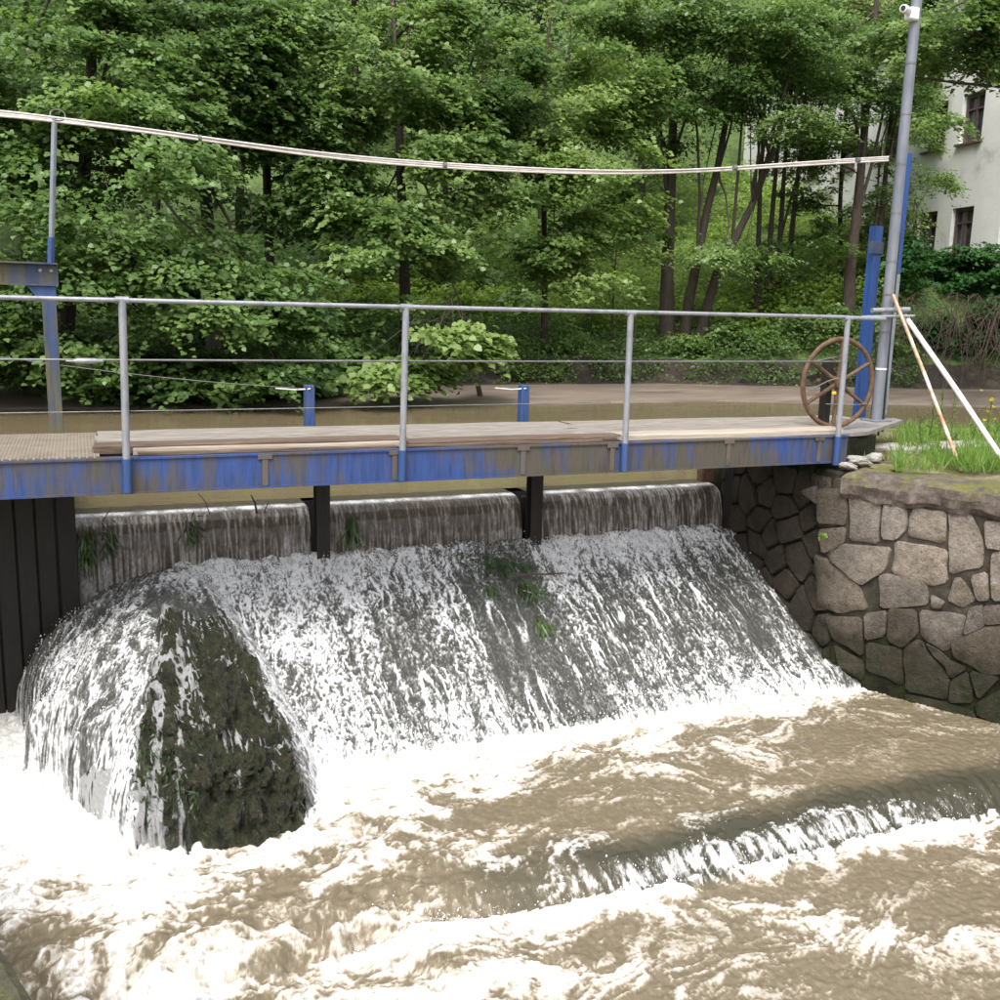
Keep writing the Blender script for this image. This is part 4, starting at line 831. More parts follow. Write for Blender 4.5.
def stone(poly, frame, root, r, proud):
    """frame(s, z, d) -> world; a rough block with chipped rim"""
    P = [np.array(q) for q in poly]; out = []; k = r.uniform(0.10, 0.2)
    P = [q for i in range(len(P)) for q in (P[i]+(P[i-1]-P[i])*min(k, 0.03/max(0.03, np.linalg.norm(P[i-1]-P[i]))), P[i]+(P[(i+1) % len(P)]-P[i])*min(k, 0.03/max(0.03, np.linalg.norm(P[(i+1) % len(P)]-P[i]))))]
    for i in range(len(P)):                               # break the edges up
        a, b = P[i], P[(i+1) % len(P)]; l = np.linalg.norm(b-a); k = max(1, int(l/0.11))
        for j in range(k):
            q = a+(b-a)*j/k
            if j: q = q+r.normal(0, 0.009, 2)
            out.append(q)
    P = np.array(out); n = len(P); c = P.mean(0); V = []
    for sc, dz in ((1.0, -0.04), (1.0, proud*0.55), (1-0.012/max(0.05, np.abs(P-c).max()), proud*0.92), (0.6, proud)):
        for q in P:
            w = c+(q-c)*sc; V.append(frame(w[0], w[1], dz+(r.normal(0, 0.004) if dz > 0 else 0)))
    V.append(frame(c[0], c[1], proud*1.02+r.normal(0, 0.008)))
    Fc = [(k*n+j, k*n+(j+1) % n, (k+1)*n+(j+1) % n, (k+1)*n+j) for k in range(3) for j in range(n)]+[(3*n+j, 3*n+(j+1) % n, 4*n) for j in range(n)]
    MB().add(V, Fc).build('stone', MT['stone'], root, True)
def wing_wall():
    r = np.random.default_rng(12)
    root = empty('stone_wall', (WC[0], WC[1], 0), 'granite block retaining wall running from the bridge end down to the water at the right', 'wall')
    nf = np.array([WD[1], -WD[0]])                         # towards the river
    if nf @ (np.array([5, 5])-WC) < 0: nf = -nf
    def frA(s, z, d): p = WC+WD*s+nf*d; return (p[0], p[1], z)
    def frB(s, z, d): return (XR-d, WC[1]+s, z)
    def T(zx, zy):                                         # zoomed survey of the wall: px = 700+.3*zx, py = 440+.3*zy
        q = ray(700+0.3*zx, 440+0.3*zy); k = ((np.append(WC, 0)-EYE)[:2] @ nf)/(q[:2] @ nf); p = EYE+q*k
        return np.array([(p[:2]-WC) @ WD, p[2]])
    polys = [[(395, 165), (485, 165), (490, 282), (395, 275)], [(500, 180), (607, 186), (598, 342), (502, 330)], [(618, 203), (688, 212), (692, 290), (658, 330), (608, 325)],
             [(720, 222), (820, 238), (816, 342), (697, 318), (704, 258)], [(830, 238), (898, 235), (945, 345), (945, 420), (835, 445)], [(950, 272), (1005, 275), (1005, 362), (958, 355)],
             [(690, 180), (778, 200), (742, 218), (695, 224)], [(398, 300), (488, 290), (480, 345), (412, 378)], [(480, 346), (640, 358), (618, 432), (540, 482), (432, 392)],
             [(655, 335), (826, 368), (825, 470), (772, 482), (643, 440)], [(600, 448), (640, 448), (752, 474), (766, 545), (605, 558)], [(385, 385), (430, 400), (532, 486), (562, 560), (470, 575), (395, 545)],
             [(852, 462), (872, 462), (920, 528), (878, 556), (828, 530)], [(905, 455), (958, 440), (966, 530), (926, 532)], [(975, 372), (1060, 380), (1060, 530), (975, 532)],
             [(774, 492), (832, 470), (842, 475), (820, 530), (870, 560), (776, 556)], [(552, 580), (626, 568), (620, 648), (556, 664)], [(632, 562), (720, 566), (728, 640), (680, 690), (628, 662)],
             [(736, 566), (890, 586), (872, 650), (822, 704), (742, 655)], [(420, 585), (540, 592), (548, 718), (450, 660)], [(900, 562), (942, 550), (952, 615), (890, 645), (882, 640)], [(948, 552), (1060, 548), (1060, 600), (952, 614)],
             [(840, 668), (955, 622), (1060, 612), (1060, 765), (960, 782), (850, 722)], [(556, 672), (672, 690), (678, 815), (558, 765)], [(684, 690), (736, 664), (832, 790), (822, 862), (690, 832)],
             [(752, 672), (890, 758), (836, 792)], [(902, 768), (1000, 790), (930, 862)], [(842, 800), (892, 772), (912, 872), (830, 872)], [(922, 878), (1060, 800), (1060, 960), (930, 915)],
             [(690, 845), (820, 875), (915, 905), (915, 980), (700, 900)], [(450, 680), (545, 735), (548, 800), (470, 760)], [(395, 215), (340, 170), (385, 155)]]
    for po in polys:
        q = [T(*p) for p in po]
        qc = np.mean(q, 0); q = [qc+(a_-qc)*(1+0.017/np.linalg.norm(a_-qc)) for a_ in q]; s = shrink(q, 0.002)
        if s: stone(s, frA, root, r, r.uniform(0.035, 0.065))
    smax = max(T(1040, y)[0] for y in (300, 800))
    def cover(box, nx, nz, frame, pr, keep=None):
        sx, sz = (box[1]-box[0])/nx, (box[3]-box[2])/nz
        seeds = [np.array([box[0]+(i+0.5+(0.5 if j % 2 else 0)*0.8+r.uniform(-0.42, 0.42))*sx, box[2]+(j+0.5+r.uniform(-0.36, 0.36))*sz]) for j in range(nz) for i in range(-1, nx+1)]
        for po in voronoi(seeds, box):
            s = shrink(po, r.uniform(0.008, 0.016))
            if s and len(s) > 2: stone(s, frame, root, r, pr*r.uniform(0.8, 1.4))
    cover((smax, smax+3.2, -0.5, 1.86), 9, 7, frA, 0.045)
    cover((0.03, 1.95, -0.2, 2.0), 6, 8, frB, 0.05)
    # mortar core
    L = smax+3.3
    def p3(s, z, d): return frA(s, z, d)
    a, b = frA(0, 0, 0), frA(L, 0, 0)
    core = MB(); ex = (XR+0.0, 9.6)
    ring = [(XR, 9.6), (XR, WC[1]), (b[0], b[1]), (b[0]+0.5, b[1]+0.28), (XR+0.6, WC[1]+0.25), (XR+0.6, 9.6)]
    n = len(ring); V = [(x, y, -0.8) for x, y in ring]+[(x, y, 1.90) for x, y in ring]
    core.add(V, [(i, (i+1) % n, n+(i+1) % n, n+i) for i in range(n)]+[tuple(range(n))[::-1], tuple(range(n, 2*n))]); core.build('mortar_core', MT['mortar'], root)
    # uneven concrete coping
    ns = 150; prof = [(0.02, 1.80), (0.055, 1.81), (0.095, 1.86), (0.10, 1.95), (0.07, 2.02), (-0.02, 2.055), (-0.15, 2.06), (-0.55, 2.05)]
    ss = np.linspace(-0.05, L, ns); V = []
    for s in ss:
        for k, (d, z) in enumerate(prof):
            j = 0.04*float(pn(s*3.1, k*0.7))+0.022*float(pn(s*11, k*1.9)); zz = z+0.025*float(pn(s*2.3, 5))+0.015*float(pn(s*9, k+7.))
            if z < 1.9: zz += 0.035*float(pn(s*4, 2.2))
            V.append(frA(s, zz, d+j))
    q = [(i*len(prof)+k, (i+1)*len(prof)+k, (i+1)*len(prof)+k+1, i*len(prof)+k+1) for i in range(ns-1) for k in range(len(prof)-1)]
    ends = [tuple(range(len(prof))), tuple((ns-1)*len(prof)+k for k in range(len(prof)))[::-1]]
    MB().add(V, q+ends).build('coping', MT['coping'], root, False)
    # seat course under the bridge end
    c2 = MB()
    for i, y in enumerate(np.arange(7.42, 9.5, 0.35)): c2.box((XR+0.27+r.uniform(-0.02, 0.02), y+0.17, 1.99+r.uniform(-0.01, 0.01)), (0.62, 0.33, 0.14), r.normal(0, 0.02), 0.02)
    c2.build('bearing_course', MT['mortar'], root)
    return frA, nf, L
frA, nf, WL = wing_wall()

# ground on the right bank, mossy ledge towards the pond, pale slab
def right_bank():
    e = frA(WL, 0, -0.45); s0 = frA(0, 0, -0.45)
    xs2 = np.linspace(0, 1, 70); ys2 = np.linspace(0, 1, 70); V = []
    for v in ys2:
        y = e[1]+(9.78-e[1])*v
        x0 = (s0[0]+(e[0]-s0[0])*np.clip((s0[1]-y)/(s0[1]-e[1]), 0, 1)) if y < s0[1] else XR+0.55
        for u_ in xs2:
            x = x0+(40-x0)*u_**2.2
            V.append((x, y, 2.045+0.05*float(fbm(np.array(x*0.8), np.array(y*0.8), 3))+0.06*float(sst(0.2, 1.5, x-x0))+0.25*float(sst(12, 20, x))))
    o = quads('right_bank', np.array(V), gridq(70, 70), MT['bank'], None, True); tag(o, kind='structure')
    x0 = 7.45
    bm = MB(); n = 60; prof = [(10.0, 1.2), (9.99, 2.02), (9.95, 2.06), (9.70, 2.075), (9.66, 2.0)]
    X = np.linspace(x0, 24, n); V = [(x, y+0.02*float(pn(x*2, k)), z+0.02*float(pn(x*3, k+5.))) for x in X for k, (y, z) in enumerate(prof)]; m_ = len(prof)
    bm.add(V, [(i*m_+k, i*m_+k+1, (i+1)*m_+k+1, (i+1)*m_+k) for i in range(n-1) for k in range(m_-1)]); bm.build('_', MT['ledge'])
    o = bpy.data.objects['_']; o.name = 'ledge_wall'; o.data.name = 'ledge_wall'
    tag(o, 'low concrete edge with yellow green moss along the pond side of the grassy bank', 'wall')
    b2 = MB(); r = np.random.default_rng(8)
    c = atz(962, 447, 2.12); b2.box((c[0]+0.5, c[1]+0.05, 2.10), (3.4, 0.42, 0.11), -0.01, 0.02)
    tag(b2.build('concrete_slab', MT['paleconc']), 'pale weathered concrete slab lying in the grass behind the white pole', 'slab')
    # rubble at the bridge end
    for i, (px, py, sx, sy, sz, lab, mt) in enumerate(((858, 462, 0.26, 0.16, 0.10, 'pale flat rubble stone at the very end of the bridge beam', 'paleconc'), (873, 458, 0.2, 0.16, 0.09, 'second pale rubble stone, right of the first at the bridge end', 'paleconc'),
                                                       (882, 455, 0.15, 0.14, 0.11, 'small mossy rubble stone beside the two pale ones', 'coping'), (893, 452, 0.10, 0.10, 0.08, 'smallest grey rubble stone at the end of the row by the bridge', 'paleconc'), (848, 466, 0.18, 0.12, 0.06, 'thin pale stone chip on the wall corner under the rail post', 'paleconc'))):
        c = atz(px, py, 2.1); bmx = bmesh.new(); bmesh.ops.create_icosphere(bmx, subdivisions=3, radius=0.5)
        for v in bmx.verts:
            d = v.co.normalized(); k = 0.0
            w = 1/max(abs(d.x), abs(d.y), abs(d.z))**0.55; f = 1+0.22*float(pn3(np.array([[d.x*1.8+i*5, d.y*1.8, d.z*1.8]]))[0])
            v.co = Vector((d.x*sx*w*f*0.5, d.y*sy*w*f*0.5, d.z*sz*w*f*0.5))
        me = bpy.data.meshes.new('rubble_stone'); bmx.to_mesh(me); bmx.free()
        o = link('rubble_stone', me, MT[mt]); o.location = (c[0], c[1], 2.08+sz*0.3); o.rotation_euler = (0.1*i-0.2, 0.12-0.1*i, i*0.8); tag(o, lab, 'stone', 'rubble at the bridge end')
right_bank()
def grasses():
    r = np.random.default_rng(19)
    def blades(name, n, px, py, h, lab, tint, kind='stuff', spread=0.4):
        X = r.uniform(px[0], px[1], n); Yp = r.uniform(py[0], py[1], n)
        P = np.array([atz(a, b, 2.07) for a, b in zip(X, Yp)])
        k = (pn(P[:, 0]*2.2, P[:, 1]*2.2+3) > -0.15); P = P[k]; n = len(P)
        hh = h*r.uniform(0.45, 1.25, n); D = np.column_stack([r.normal(0, spread, n), r.normal(0, spread, n), np.ones(n)])
        N = np.column_stack([r.normal(0, 1, n), r.normal(-1, 0.5, n), r.normal(0, 0.2, n)])
        tag(leafmesh(name, P, D, N, hh, np.full(n, 0.0055)*r.uniform(0.6, 1.3, n), tint+r.normal(0, 0.2, n), MT['grass']), lab, 'grass', kind=kind)
    blades('grass', 8000, (895, 1100), (432, 474), 0.20, 'bright green grass on top of the stone wall around the pole feet', 0.42)
    blades('dry_grass', 1500, (850, 925), (436, 462), 0.13, 'dry straw coloured grass at the end of the bridge', 0.95, spread=0.8)
    blades('grass_tuft', 900, (958, 1010), (455, 474), 0.24, 'thick bright grass tuft at the foot of the white pole', 0.45)
    # weeds
    for i, (px, h, lab, fl) in enumerate(((926, 0.52, 'tall leafy weed just left of the rusty pole foot', 0), (936, 0.72, 'tallest weed, standing directly behind the rusty pole', 0), (918, 0.40, 'short weed in the grass nearest the bridge end', 0), (952, 0.60, 'thin weed between the two sloping poles', 0), (986, 0.55, 'weed with a yellow flower head right of the white pole', 1), (992, 0.42, 'short weed with yellow flowers at the right edge', 1), (971, 0.45, 'leafy weed under the white pole', 0))):
        c = atz(px, 445+3*(i % 3), 2.07); root = empty('weed', tuple(c), lab, 'plant')
        top = c+np.array([r.normal(0, 0.06), r.normal(0, 0.05), h]); st = MB(); pts = [c+(top-c)*t+np.array([0.03*math.sin(3*t+i), 0, 0]) for t in np.linspace(0, 1, 6)]
        st.tube(pts, [0.006, 0.0055, 0.005, 0.0045, 0.004, 0.003], 5)
        br = []
        for j in range(5):
            s = pts[2]+(pts[5]-pts[2])*r.random(); e = s+np.array([r.normal(0, 0.10), r.normal(0, 0.08), 0.12]); st.tube([s, e], [0.003, 0.002], 4); br.append(e)
        st.build('stem', MT['grass'], root)
        t = r.random(46); Pp = np.array([pts[0]+(pts[5]-pts[0])*a for a in t]); a = r.uniform(0, 6.28, 46)
        D = np.column_stack([np.cos(a), np.sin(a), r.normal(0.3, 0.3, 46)]); N = np.column_stack([-np.cos(a)*0.4, -np.sin(a)*0.4, np.ones(46)])
        L = 0.10*(1.15-t)*r.uniform(0.7, 1.3, 46); leafmesh('leaves', Pp, D, N, L, L*0.22, 0.45+r.normal(0, 0.15, 46), MT['grass'], root)
        if fl:
          for hd in br+[pts[5]]:
            F_ = np.repeat(np.array([hd]), 9, 0); a = r.uniform(0, 6.28, len(F_)); F_ = F_+r.normal(0, 0.006, F_.shape)
            leafmesh('flower', F_, np.column_stack([np.cos(a), np.sin(a), np.full(len(a), 0.6)]), np.tile([0, 0, 1.], (len(a), 1)), np.full(len(a), 0.028), np.full(len(a), 0.010), r.random(len(a)), MT['petal'], root)
grasses()

# ------------------------------------------------------------------ left abutment and near wall
def left_side():
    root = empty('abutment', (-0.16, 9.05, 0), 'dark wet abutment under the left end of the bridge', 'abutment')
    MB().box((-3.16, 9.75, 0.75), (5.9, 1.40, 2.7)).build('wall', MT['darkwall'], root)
    for i in range(5): MB().box((-0.325-0.155*i, 9.035, 0.75), (0.145, 0.05, 2.66), 0, 0.008).build('plank', MT['darkrust'], root)  # near-black planks, deck shade included in the tone as on the wall
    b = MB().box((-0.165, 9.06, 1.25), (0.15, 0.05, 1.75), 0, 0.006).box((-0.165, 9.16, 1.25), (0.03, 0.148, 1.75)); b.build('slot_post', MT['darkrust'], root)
    p, q = atz(0, 935, 0.9), atz(40, 1000, 0.9); d = (p-q)/np.linalg.norm(p-q); far = p+d*5.3; near = q-d*4
    n = 40; V = []; prof = [(0.0, -1.0), (0.0, 0.80), (0.015, 0.87), (0.05, 0.90), (0.5, 0.91)]; s = np.array([-abs(d[1]), d[0]]) if True else None
    for t in np.linspace(0, 1, n*3):
        c = near+(far-near)*t
        for k, (o, z) in enumerate(prof): V.append((c[0]+s[0]*o+0.012*float(pn(t*60, k*1.)), c[1]+s[1]*o, z+0.012*float(pn(t*50, k+3.))))
    m_ = len(prof); bm = MB().add(V, [(i*m_+k, i*m_+k+1, (i+1)*m_+k+1, (i+1)*m_+k) for i in range(n*3-1) for k in range(m_-1)])
    o = bm.build('near_wall', MT['ledge']); tag(o, 'mossy concrete wall top at the bottom left corner', 'wall')
    # ground behind it
    V = []; 
    for t in np.linspace(0, 1, 20):
        c = near+(far-near)*t
        for u_ in (0.5, 1.0, 2.0, 4.0, 12, 40): V.append((c[0]+s[0]*u_, c[1]+s[1]*u_*0.3, 0.90+min(1.15, 0.35*max(0, u_-0.8))))
    tag(quads('left_bank', np.array(V), gridq(6, 20), MT['bank'], None, True), kind='structure')
left_side()

# ------------------------------------------------------------------ the footbridge
Y0, Y1, ZD = 7.57, 8.98, 2.375
def bridge():
    r = np.random.default_rng(2); xl, xr = -3.2, 6.84
    root = empty('footbridge', (3.0, 8.2, 2.1), 'blue steel footbridge with plank deck and tubular rail across the weir', 'footbridge')
    g = MB().box(((xl+xr)/2, Y0+0.012, 2.245), (xr-xl, 0.014, 0.236)).box(((xl+xr)/2, Y0+0.035, 2.370), (xr-xl, 0.09, 0.014)).box(((xl+xr)/2, Y0+0.035, 2.120), (xr-xl, 0.09, 0.014))
    g.build('beam', MT['blue_beam'], root)
    g = MB().box(((xl+xr)/2+0.2, Y1-0.012, 2.245), (xr-xl, 0.014, 0.236)).box(((xl+xr)/2+0.2, Y1-0.035, 2.370), (xr-xl, 0.09, 0.014)).box(((xl+xr)/2+0.2, Y1-0.035, 2.120), (xr-xl, 0.09, 0.014))
    g.build('beam', MT['darkrust'], root)
    for px in (265, 395, 523, 612, 728, 818):
        x = aty(px, 460, Y0)[0]
        MB().box((x, Y0-0.002, 2.245), (0.045, 0.010, 0.232), 0, 0.003).box((x, Y0-0.006, 2.352), (0.11, 0.012, 0.04), 0, 0.003).build('bracket', MT['bracket'], root)
    for x in np.arange(xl+0.4, xr, 0.9): MB().box((x, (Y0+Y1)/2, 2.31), (0.06, Y1-Y0-0.12, 0.08)).build('cross_bar', MT['darkrust'], root)
    # left: steel tread plate with raised diamonds
    xt = aty(99, 450, Y0+0.2)[0]
    MB().box(((xl+xt)/2, (Y0+Y1)/2+0.02, ZD+0.008), (xt-xl, Y1-Y0-0.02, 0.010)).build('tread_plate', MT['tread'], root)
    # planks lie lengthwise, of different lengths and heights
    def plank(x0, x1, y, w, z, t, m, tl=0.0, label=None):
        nseg = max(4, int((x1-x0)/0.25)); V = []; ph = r.uniform(0, 50)
        for i, x in enumerate(np.linspace(x0, x1, nseg+1)):
            dz = 0.006*float(pn(x*1.1+ph, 2.2)); dy = 0.004*float(pn(x*2.1+ph, 7.2)); e = r.uniform(-0.02, 0.02) if i in (0, nseg) else 0
            for a, c in ((-1, 0), (-1, 0.8), (-0.93, 1), (0.93, 1), (1, 0.8), (1, 0)):
                V.append((x+e+(r.normal(0, 0.006) if i in (0, nseg) else 0), y+a*w/2+dy+tl*(x-x0), z+c*t+dz+0.002*float(pn(x*3+a*9, ph))))
        n = 6; f = [(i*n+k, i*n+(k+1) % n, (i+1)*n+(k+1) % n, (i+1)*n+k) for i in range(nseg) for k in range(n)]+[tuple(range(n)), tuple(nseg*n+k for k in range(n))[::-1]]
        o = MB().add(V, f).build('plank', m, root)
        if label: o['label'] = label
    xw = lambda px, y: aty(px, 440, y)[0]
    za = ZD+0.004
    plank(xw(95, Y0+0.25), xw(402, Y0+0.25), Y0+0.30, 0.20, za, 0.062, MT['brownwood'], label='thick brown plank at the left')
    plank(xw(130, Y0+0.12), xw(400, Y0+0.12), Y0+0.145, 0.05, za, 0.045, MT['batten'], label='narrow pale batten along the front edge')
    plank(xw(135, Y0+0.06), xw(395, Y0+0.06), Y0+0.075, 0.05, za, 0.022, MT['brownwood'])
    plank(xw(96, Y0+0.6), xw(520, Y0+0.6), Y0+0.54, 0.25, za, 0.045, MT['palewood'])
    plank(xw(97, Y0+0.9), xw(640, Y0+0.9), Y0+0.82, 0.27, za, 0.045, MT['palewood'])
    plank(xw(99, Y0+1.2), xw(560, Y0+1.2), Y0+1.12, 0.27, za, 0.043, MT['palewood'])
    plank(xw(408, Y0+0.2), xw(612, Y0+0.2), Y0+0.20, 0.20, za, 0.045, MT['brownwood'], label='split brown plank in the middle')
    plank(xw(405, Y0+0.08), xw(600, Y0+0.08), Y0+0.075, 0.045, za, 0.02, MT['brownwood'])
    plank(xw(523, Y0+0.55), xw(828, Y0+0.55), Y0+0.54, 0.25, za, 0.043, MT['palewood'])
    plank(xw(616, Y0+0.2), xw(832, Y0+0.2), Y0+0.19, 0.24, za, 0.050, MT['batten'], label='pale grey plank at the right end')
    plank(xw(643, Y0+0.9), xw(834, Y0+0.9), Y0+0.82, 0.27, za, 0.043, MT['palewood'])
    plank(xw(563, Y0+1.2), xw(836, Y0+1.2), Y0+1.12, 0.27, za, 0.043, MT['palewood'])
    plank(xw(405, Y0+0.38), xw(830, Y0+0.38), Y0+0.365, 0.09, za, 0.040, MT['palewood'])
    # right end plate that tapers on to the bank
    a = [(6.6, Y0+0.10), (7.25, Y0+0.2), (8.55, Y0+1.05), (8.6, Y0+1.25), (6.7, Y0+1.38)]
    V = [(x, y, ZD-0.035) for x, y in a]+[(x, y, ZD+0.0) for x, y in a]; n = 5
    MB().add(V, [tuple(range(n))[::-1], tuple(range(n, 2*n))]+[(i, (i+1) % n, n+(i+1) % n, n+i) for i in range(n)]).build('end_plate', MT['endplate'], root)
    MB().box((7.1, Y0+0.45, 2.215), (0.62, 0.5, 0.24), 0.25, 0.01).build('end_block', MT['mortar'], root)
    # rail: posts stand against the beam face, foot sleeve painted blue
    zr = 3.487
    for px, lean in ((124, 0.0), (404.5, 0.0), (630, 0.01), (846, 0.02)):
        pt = aty(px, 312, Y0-0.04); xb = aty({124: 126, 404.5: 402, 630: 624.5, 846: 836}[px], 460, Y0-0.04)[0]
        xt_ = aty({124: 122.5, 404.5: 406, 630: 631, 846: 849}[px], 308, Y0-0.04)[0]
        zb = 2.13 if px < 800 else 2.10
        k = (2.36-zb)/(zr-zb); xm = xb+(xt_-xb)*k
        p = MB().tube([(xm, Y0-0.04, 2.36), (xt_, Y0-0.04, zr)], 0.0265, 12).build('rail_post', MT['galv'], root, True)
        MB().tube([(xb, Y0-0.04, zb), (xm, Y0-0.04, 2.375)], 0.0335, 12).build('foot_sleeve', MT['blue'], p, True)
        MB().tube([(xt_-0.045, Y0-0.04, zr), (xt_+0.045, Y0-0.04, zr)], 0.024, 12).build('clamp', MT['galv'], p, True)
    MB().tube([(-3.2, Y0-0.04, zr-0.01), (xt_, Y0-0.04, zr+0.012)], 0.017, 10).build('handrail', MT['galv'], root, True)
    xe = aty(890, 316, Y0-0.04)[0]
    MB().tube([(xt_-0.02, Y0-0.01, zr+0.008), (xe, Y0+0.02, zr+0.004)], 0.018, 8).build('rail_extension', MT['galv'], root, True)
    w = lambda a, b, y, n=14, sag=0.02, rad=0.006: MB().tube([tuple(np.array(a)+(np.array(b)-np.array(a))*t-np.array([0, 0, sag*math.sin(math.pi*t)])) for t in np.linspace(0, 1, n)], rad, 5).build('rail_wire', MT['wire'], root, True)
    w((-3.2, Y0-0.02, 3.08), (6.7, Y0-0.02, 3.085), Y0, sag=0.01, rad=0.0075)
    w((-3.2, Y0-0.015, 2.715), (4.2, Y0-0.015, 2.73), Y0, sag=0.01, rad=0.004)
    a = aty(0, 357, Y1); c = aty(309, 389, 9.1); w(tuple(a), tuple(c), 0, sag=0.03, rad=0.0035)
    tb = aty(66, 361, Y0-0.02); te = aty(103, 361, Y0-0.02)
    MB().tube([tb, tb+(te-tb)*0.2, tb+(te-tb)*0.3, tb+(te-tb)*0.75, te], [0.008, 0.008, 0.02, 0.02, 0.009], 8).build('turnbuckle', MT['galv'], root, True)
MT['bracket'] = mat_noise('stained_steel', [(0.3, (0.05, 0.04, 0.035)), (0.5, (0.11, 0.085, 0.065)), (0.7, (0.07, 0.075, 0.09))], 9, (1, 1, 0.3), 0.7, 0, 0.3, 40, 0.006, True)
MT['tread'] = None
def m_tread():
    m, t, b, o = nt('tread_plate_steel'); v = gcoords(t)
    wv = t.nodes.new('ShaderNodeTexWave'); wv.inputs['Scale'].default_value = 9; mp = t.nodes.new('ShaderNodeMapping'); mp.inputs['Rotation'].default_value = (0, 0, 0.785); t.links.new(v, mp.inputs[0]); t.links.new(mp.outputs[0], wv.inputs[0])
    w2 = t.nodes.new('ShaderNodeTexWave'); w2.inputs['Scale'].default_value = 9; m2 = t.nodes.new('ShaderNodeMapping'); m2.inputs['Rotation'].default_value = (0, 0, -0.785); t.links.new(v, m2.inputs[0]); t.links.new(m2.outputs[0], w2.inputs[0])
    h = mth(t, 'MULTIPLY', wv.outputs['Fac'], w2.outputs['Fac'])
    c = ramp(t, noise(t, v, 4, 6), [(0.3, (0.13, 0.10, 0.075)), (0.7, (0.27, 0.22, 0.17))])
    t.links.new(mixc(t, ramp(t, h, [(0.35, (0, 0, 0)), (0.7, (1, 1, 1))]), c, (0.36, 0.32, 0.26)), b.inputs['Base Color'])
    b.inputs['Roughness'].default_value = 0.6; b.inputs['Metallic'].default_value = 0.2; bump(t, b, h, 0.8, 0.006); return m
MT['tread'] = m_tread()
MT['endplate'] = mat_noise('end_plate_steel', [(0.3, (0.13, 0.12, 0.11)), (0.55, (0.26, 0.24, 0.22)), (0.75, (0.08, 0.11, 0.19))], 4, rough=0.7, glob=True)
bridge()

# ------------------------------------------------------------------ weir posts, hoist frames, wheel, mast
def gate_posts():
    for px, lab in ((309, 'left one of two blue topped gate posts standing behind the deck'), (524, 'right one of two blue topped gate posts standing behind the deck')):
        xt_ = aty(px, 385, 9.1)[0]; xb = {309: 2.035, 524: 4.225}[px]; zt = aty(px, 385, 9.1)[2]
        root = empty('gate_post', (xb, 9.1, 1.0), lab, 'post', 'gate posts of the weir')
        x = xt_
        lo = MB().box((xb, 9.10, 1.55), (0.016, 0.12, 1.62)).box((xb, 9.165, 1.55), (0.125, 0.012, 1.62)).box((xb, 9.035, 1.55), (0.125, 0.012, 1.62)); lo.build('lower_section', MT['darkrust'], root)
        MB().box((x, 9.10, (zt+2.2)/2), (0.085, 0.10, zt-2.2), 0, 0.006).build('upper_section', MT['blue'], root)
        MB().tube([(x-0.30, 9.12, zt-0.03), (x-0.12, 9.12, zt-0.045), (x, 9.04, zt-0.03)], 0.007, 6).build('hook_rod', MT['whitepole'], root, True)
    root = empty('stop_post', (6.62, 9.1, 1.0), 'short dark stop post between the right fall and the stone wall', 'post')
    MB().box((6.625, 9.10, 1.55), (0.07, 0.16, 1.3), 0, 0.005).build('lower_section', MT['darkrust'], root)
    x = aty(706, 475, 9.25); MB().box((x[0], 9.26, x[2]+0.06), (0.16, 0.12, 0.26), 0, 0.01).build('block', MT['rust'], root)
gate_posts()
def left_frame():
    root = empty('hoist_frame', (-0.22, 9.05, 2.4), 'blue grey hoist frame with an I beam and thin pole at the left edge', 'frame')
    x = aty(49, 300, 9.05)[0]; zt = 3.47
    lp = MB().box((x, 9.05, 2.75), (0.012, 0.10, 1.42)).box((x, 9.00, 2.75), (0.105, 0.012, 1.42)).box((x, 9.10, 2.75), (0.105, 0.012, 1.42)); lp.build('post', MT['navy'], root)
    xr = aty(58, 275, 9.0)[0]; xl = -3.5; z0, z1 = aty(30, 300, 9.0)[2]-0.0, aty(30, 262, 9.0)[2]
    z0 += 0.115
    b = MB().box(((xl+xr)/2, 9.05, (z0+z1)/2), (xr-xl, 0.012, z1-z0-0.026)).box(((xl+xr)/2, 9.05, z1-0.006), (xr-xl, 0.15, 0.012)).box(((xl+xr)/2, 9.05, z0+0.006), (xr-xl, 0.15, 0.012)); b.build('beam', MT['navy'], root)
    for i, xx in enumerate((xr-0.05, xr-0.13)): MB().tube([(xx, 9.03, (z0+z1)/2+0.03), (xx, 9.045, (z0+z1)/2+0.03)], 0.014, 6).build('bolt', MT['galv'], root)
    V = [(x-0.16, 9.0, z0-0.001), (x+0.06, 9.0, z0-0.001), (x+0.05, 9.0, z0-0.14), (x-0.05, 9.0, z0-0.14)]; V += [(a, 9.10, c) for a, _, c in V]
    MB().add(V, [(0, 1, 2, 3), (7, 6, 5, 4), (0, 4, 5, 1), (1, 5, 6, 2), (2, 6, 7, 3), (3, 7, 4, 0)]).build('gusset', MT['blue'], root)
    a, b2, c = aty(51, 262, 9.05), aty(51.5, 240, 9.05), aty(54.5, 118, 9.05)
    p = MB().tube([b2, c], 0.022, 8).build('pole', MT['polegrey'], root, True); MB().tube([a-np.array([0, 0, 0.01]), b2+np.array([0, 0, 0.02])], 0.027, 8).build('pole_foot', MT['blue'], p, True)
MT['polegrey'] = mat_noise('pole_grey_paint', [(0.3, (0.13, 0.15, 0.18)), (0.6, (0.22, 0.24, 0.27)), (0.8, (0.10, 0.13, 0.20))], 6, (2, 2, 1), 0.55, glob=True)
left_frame()
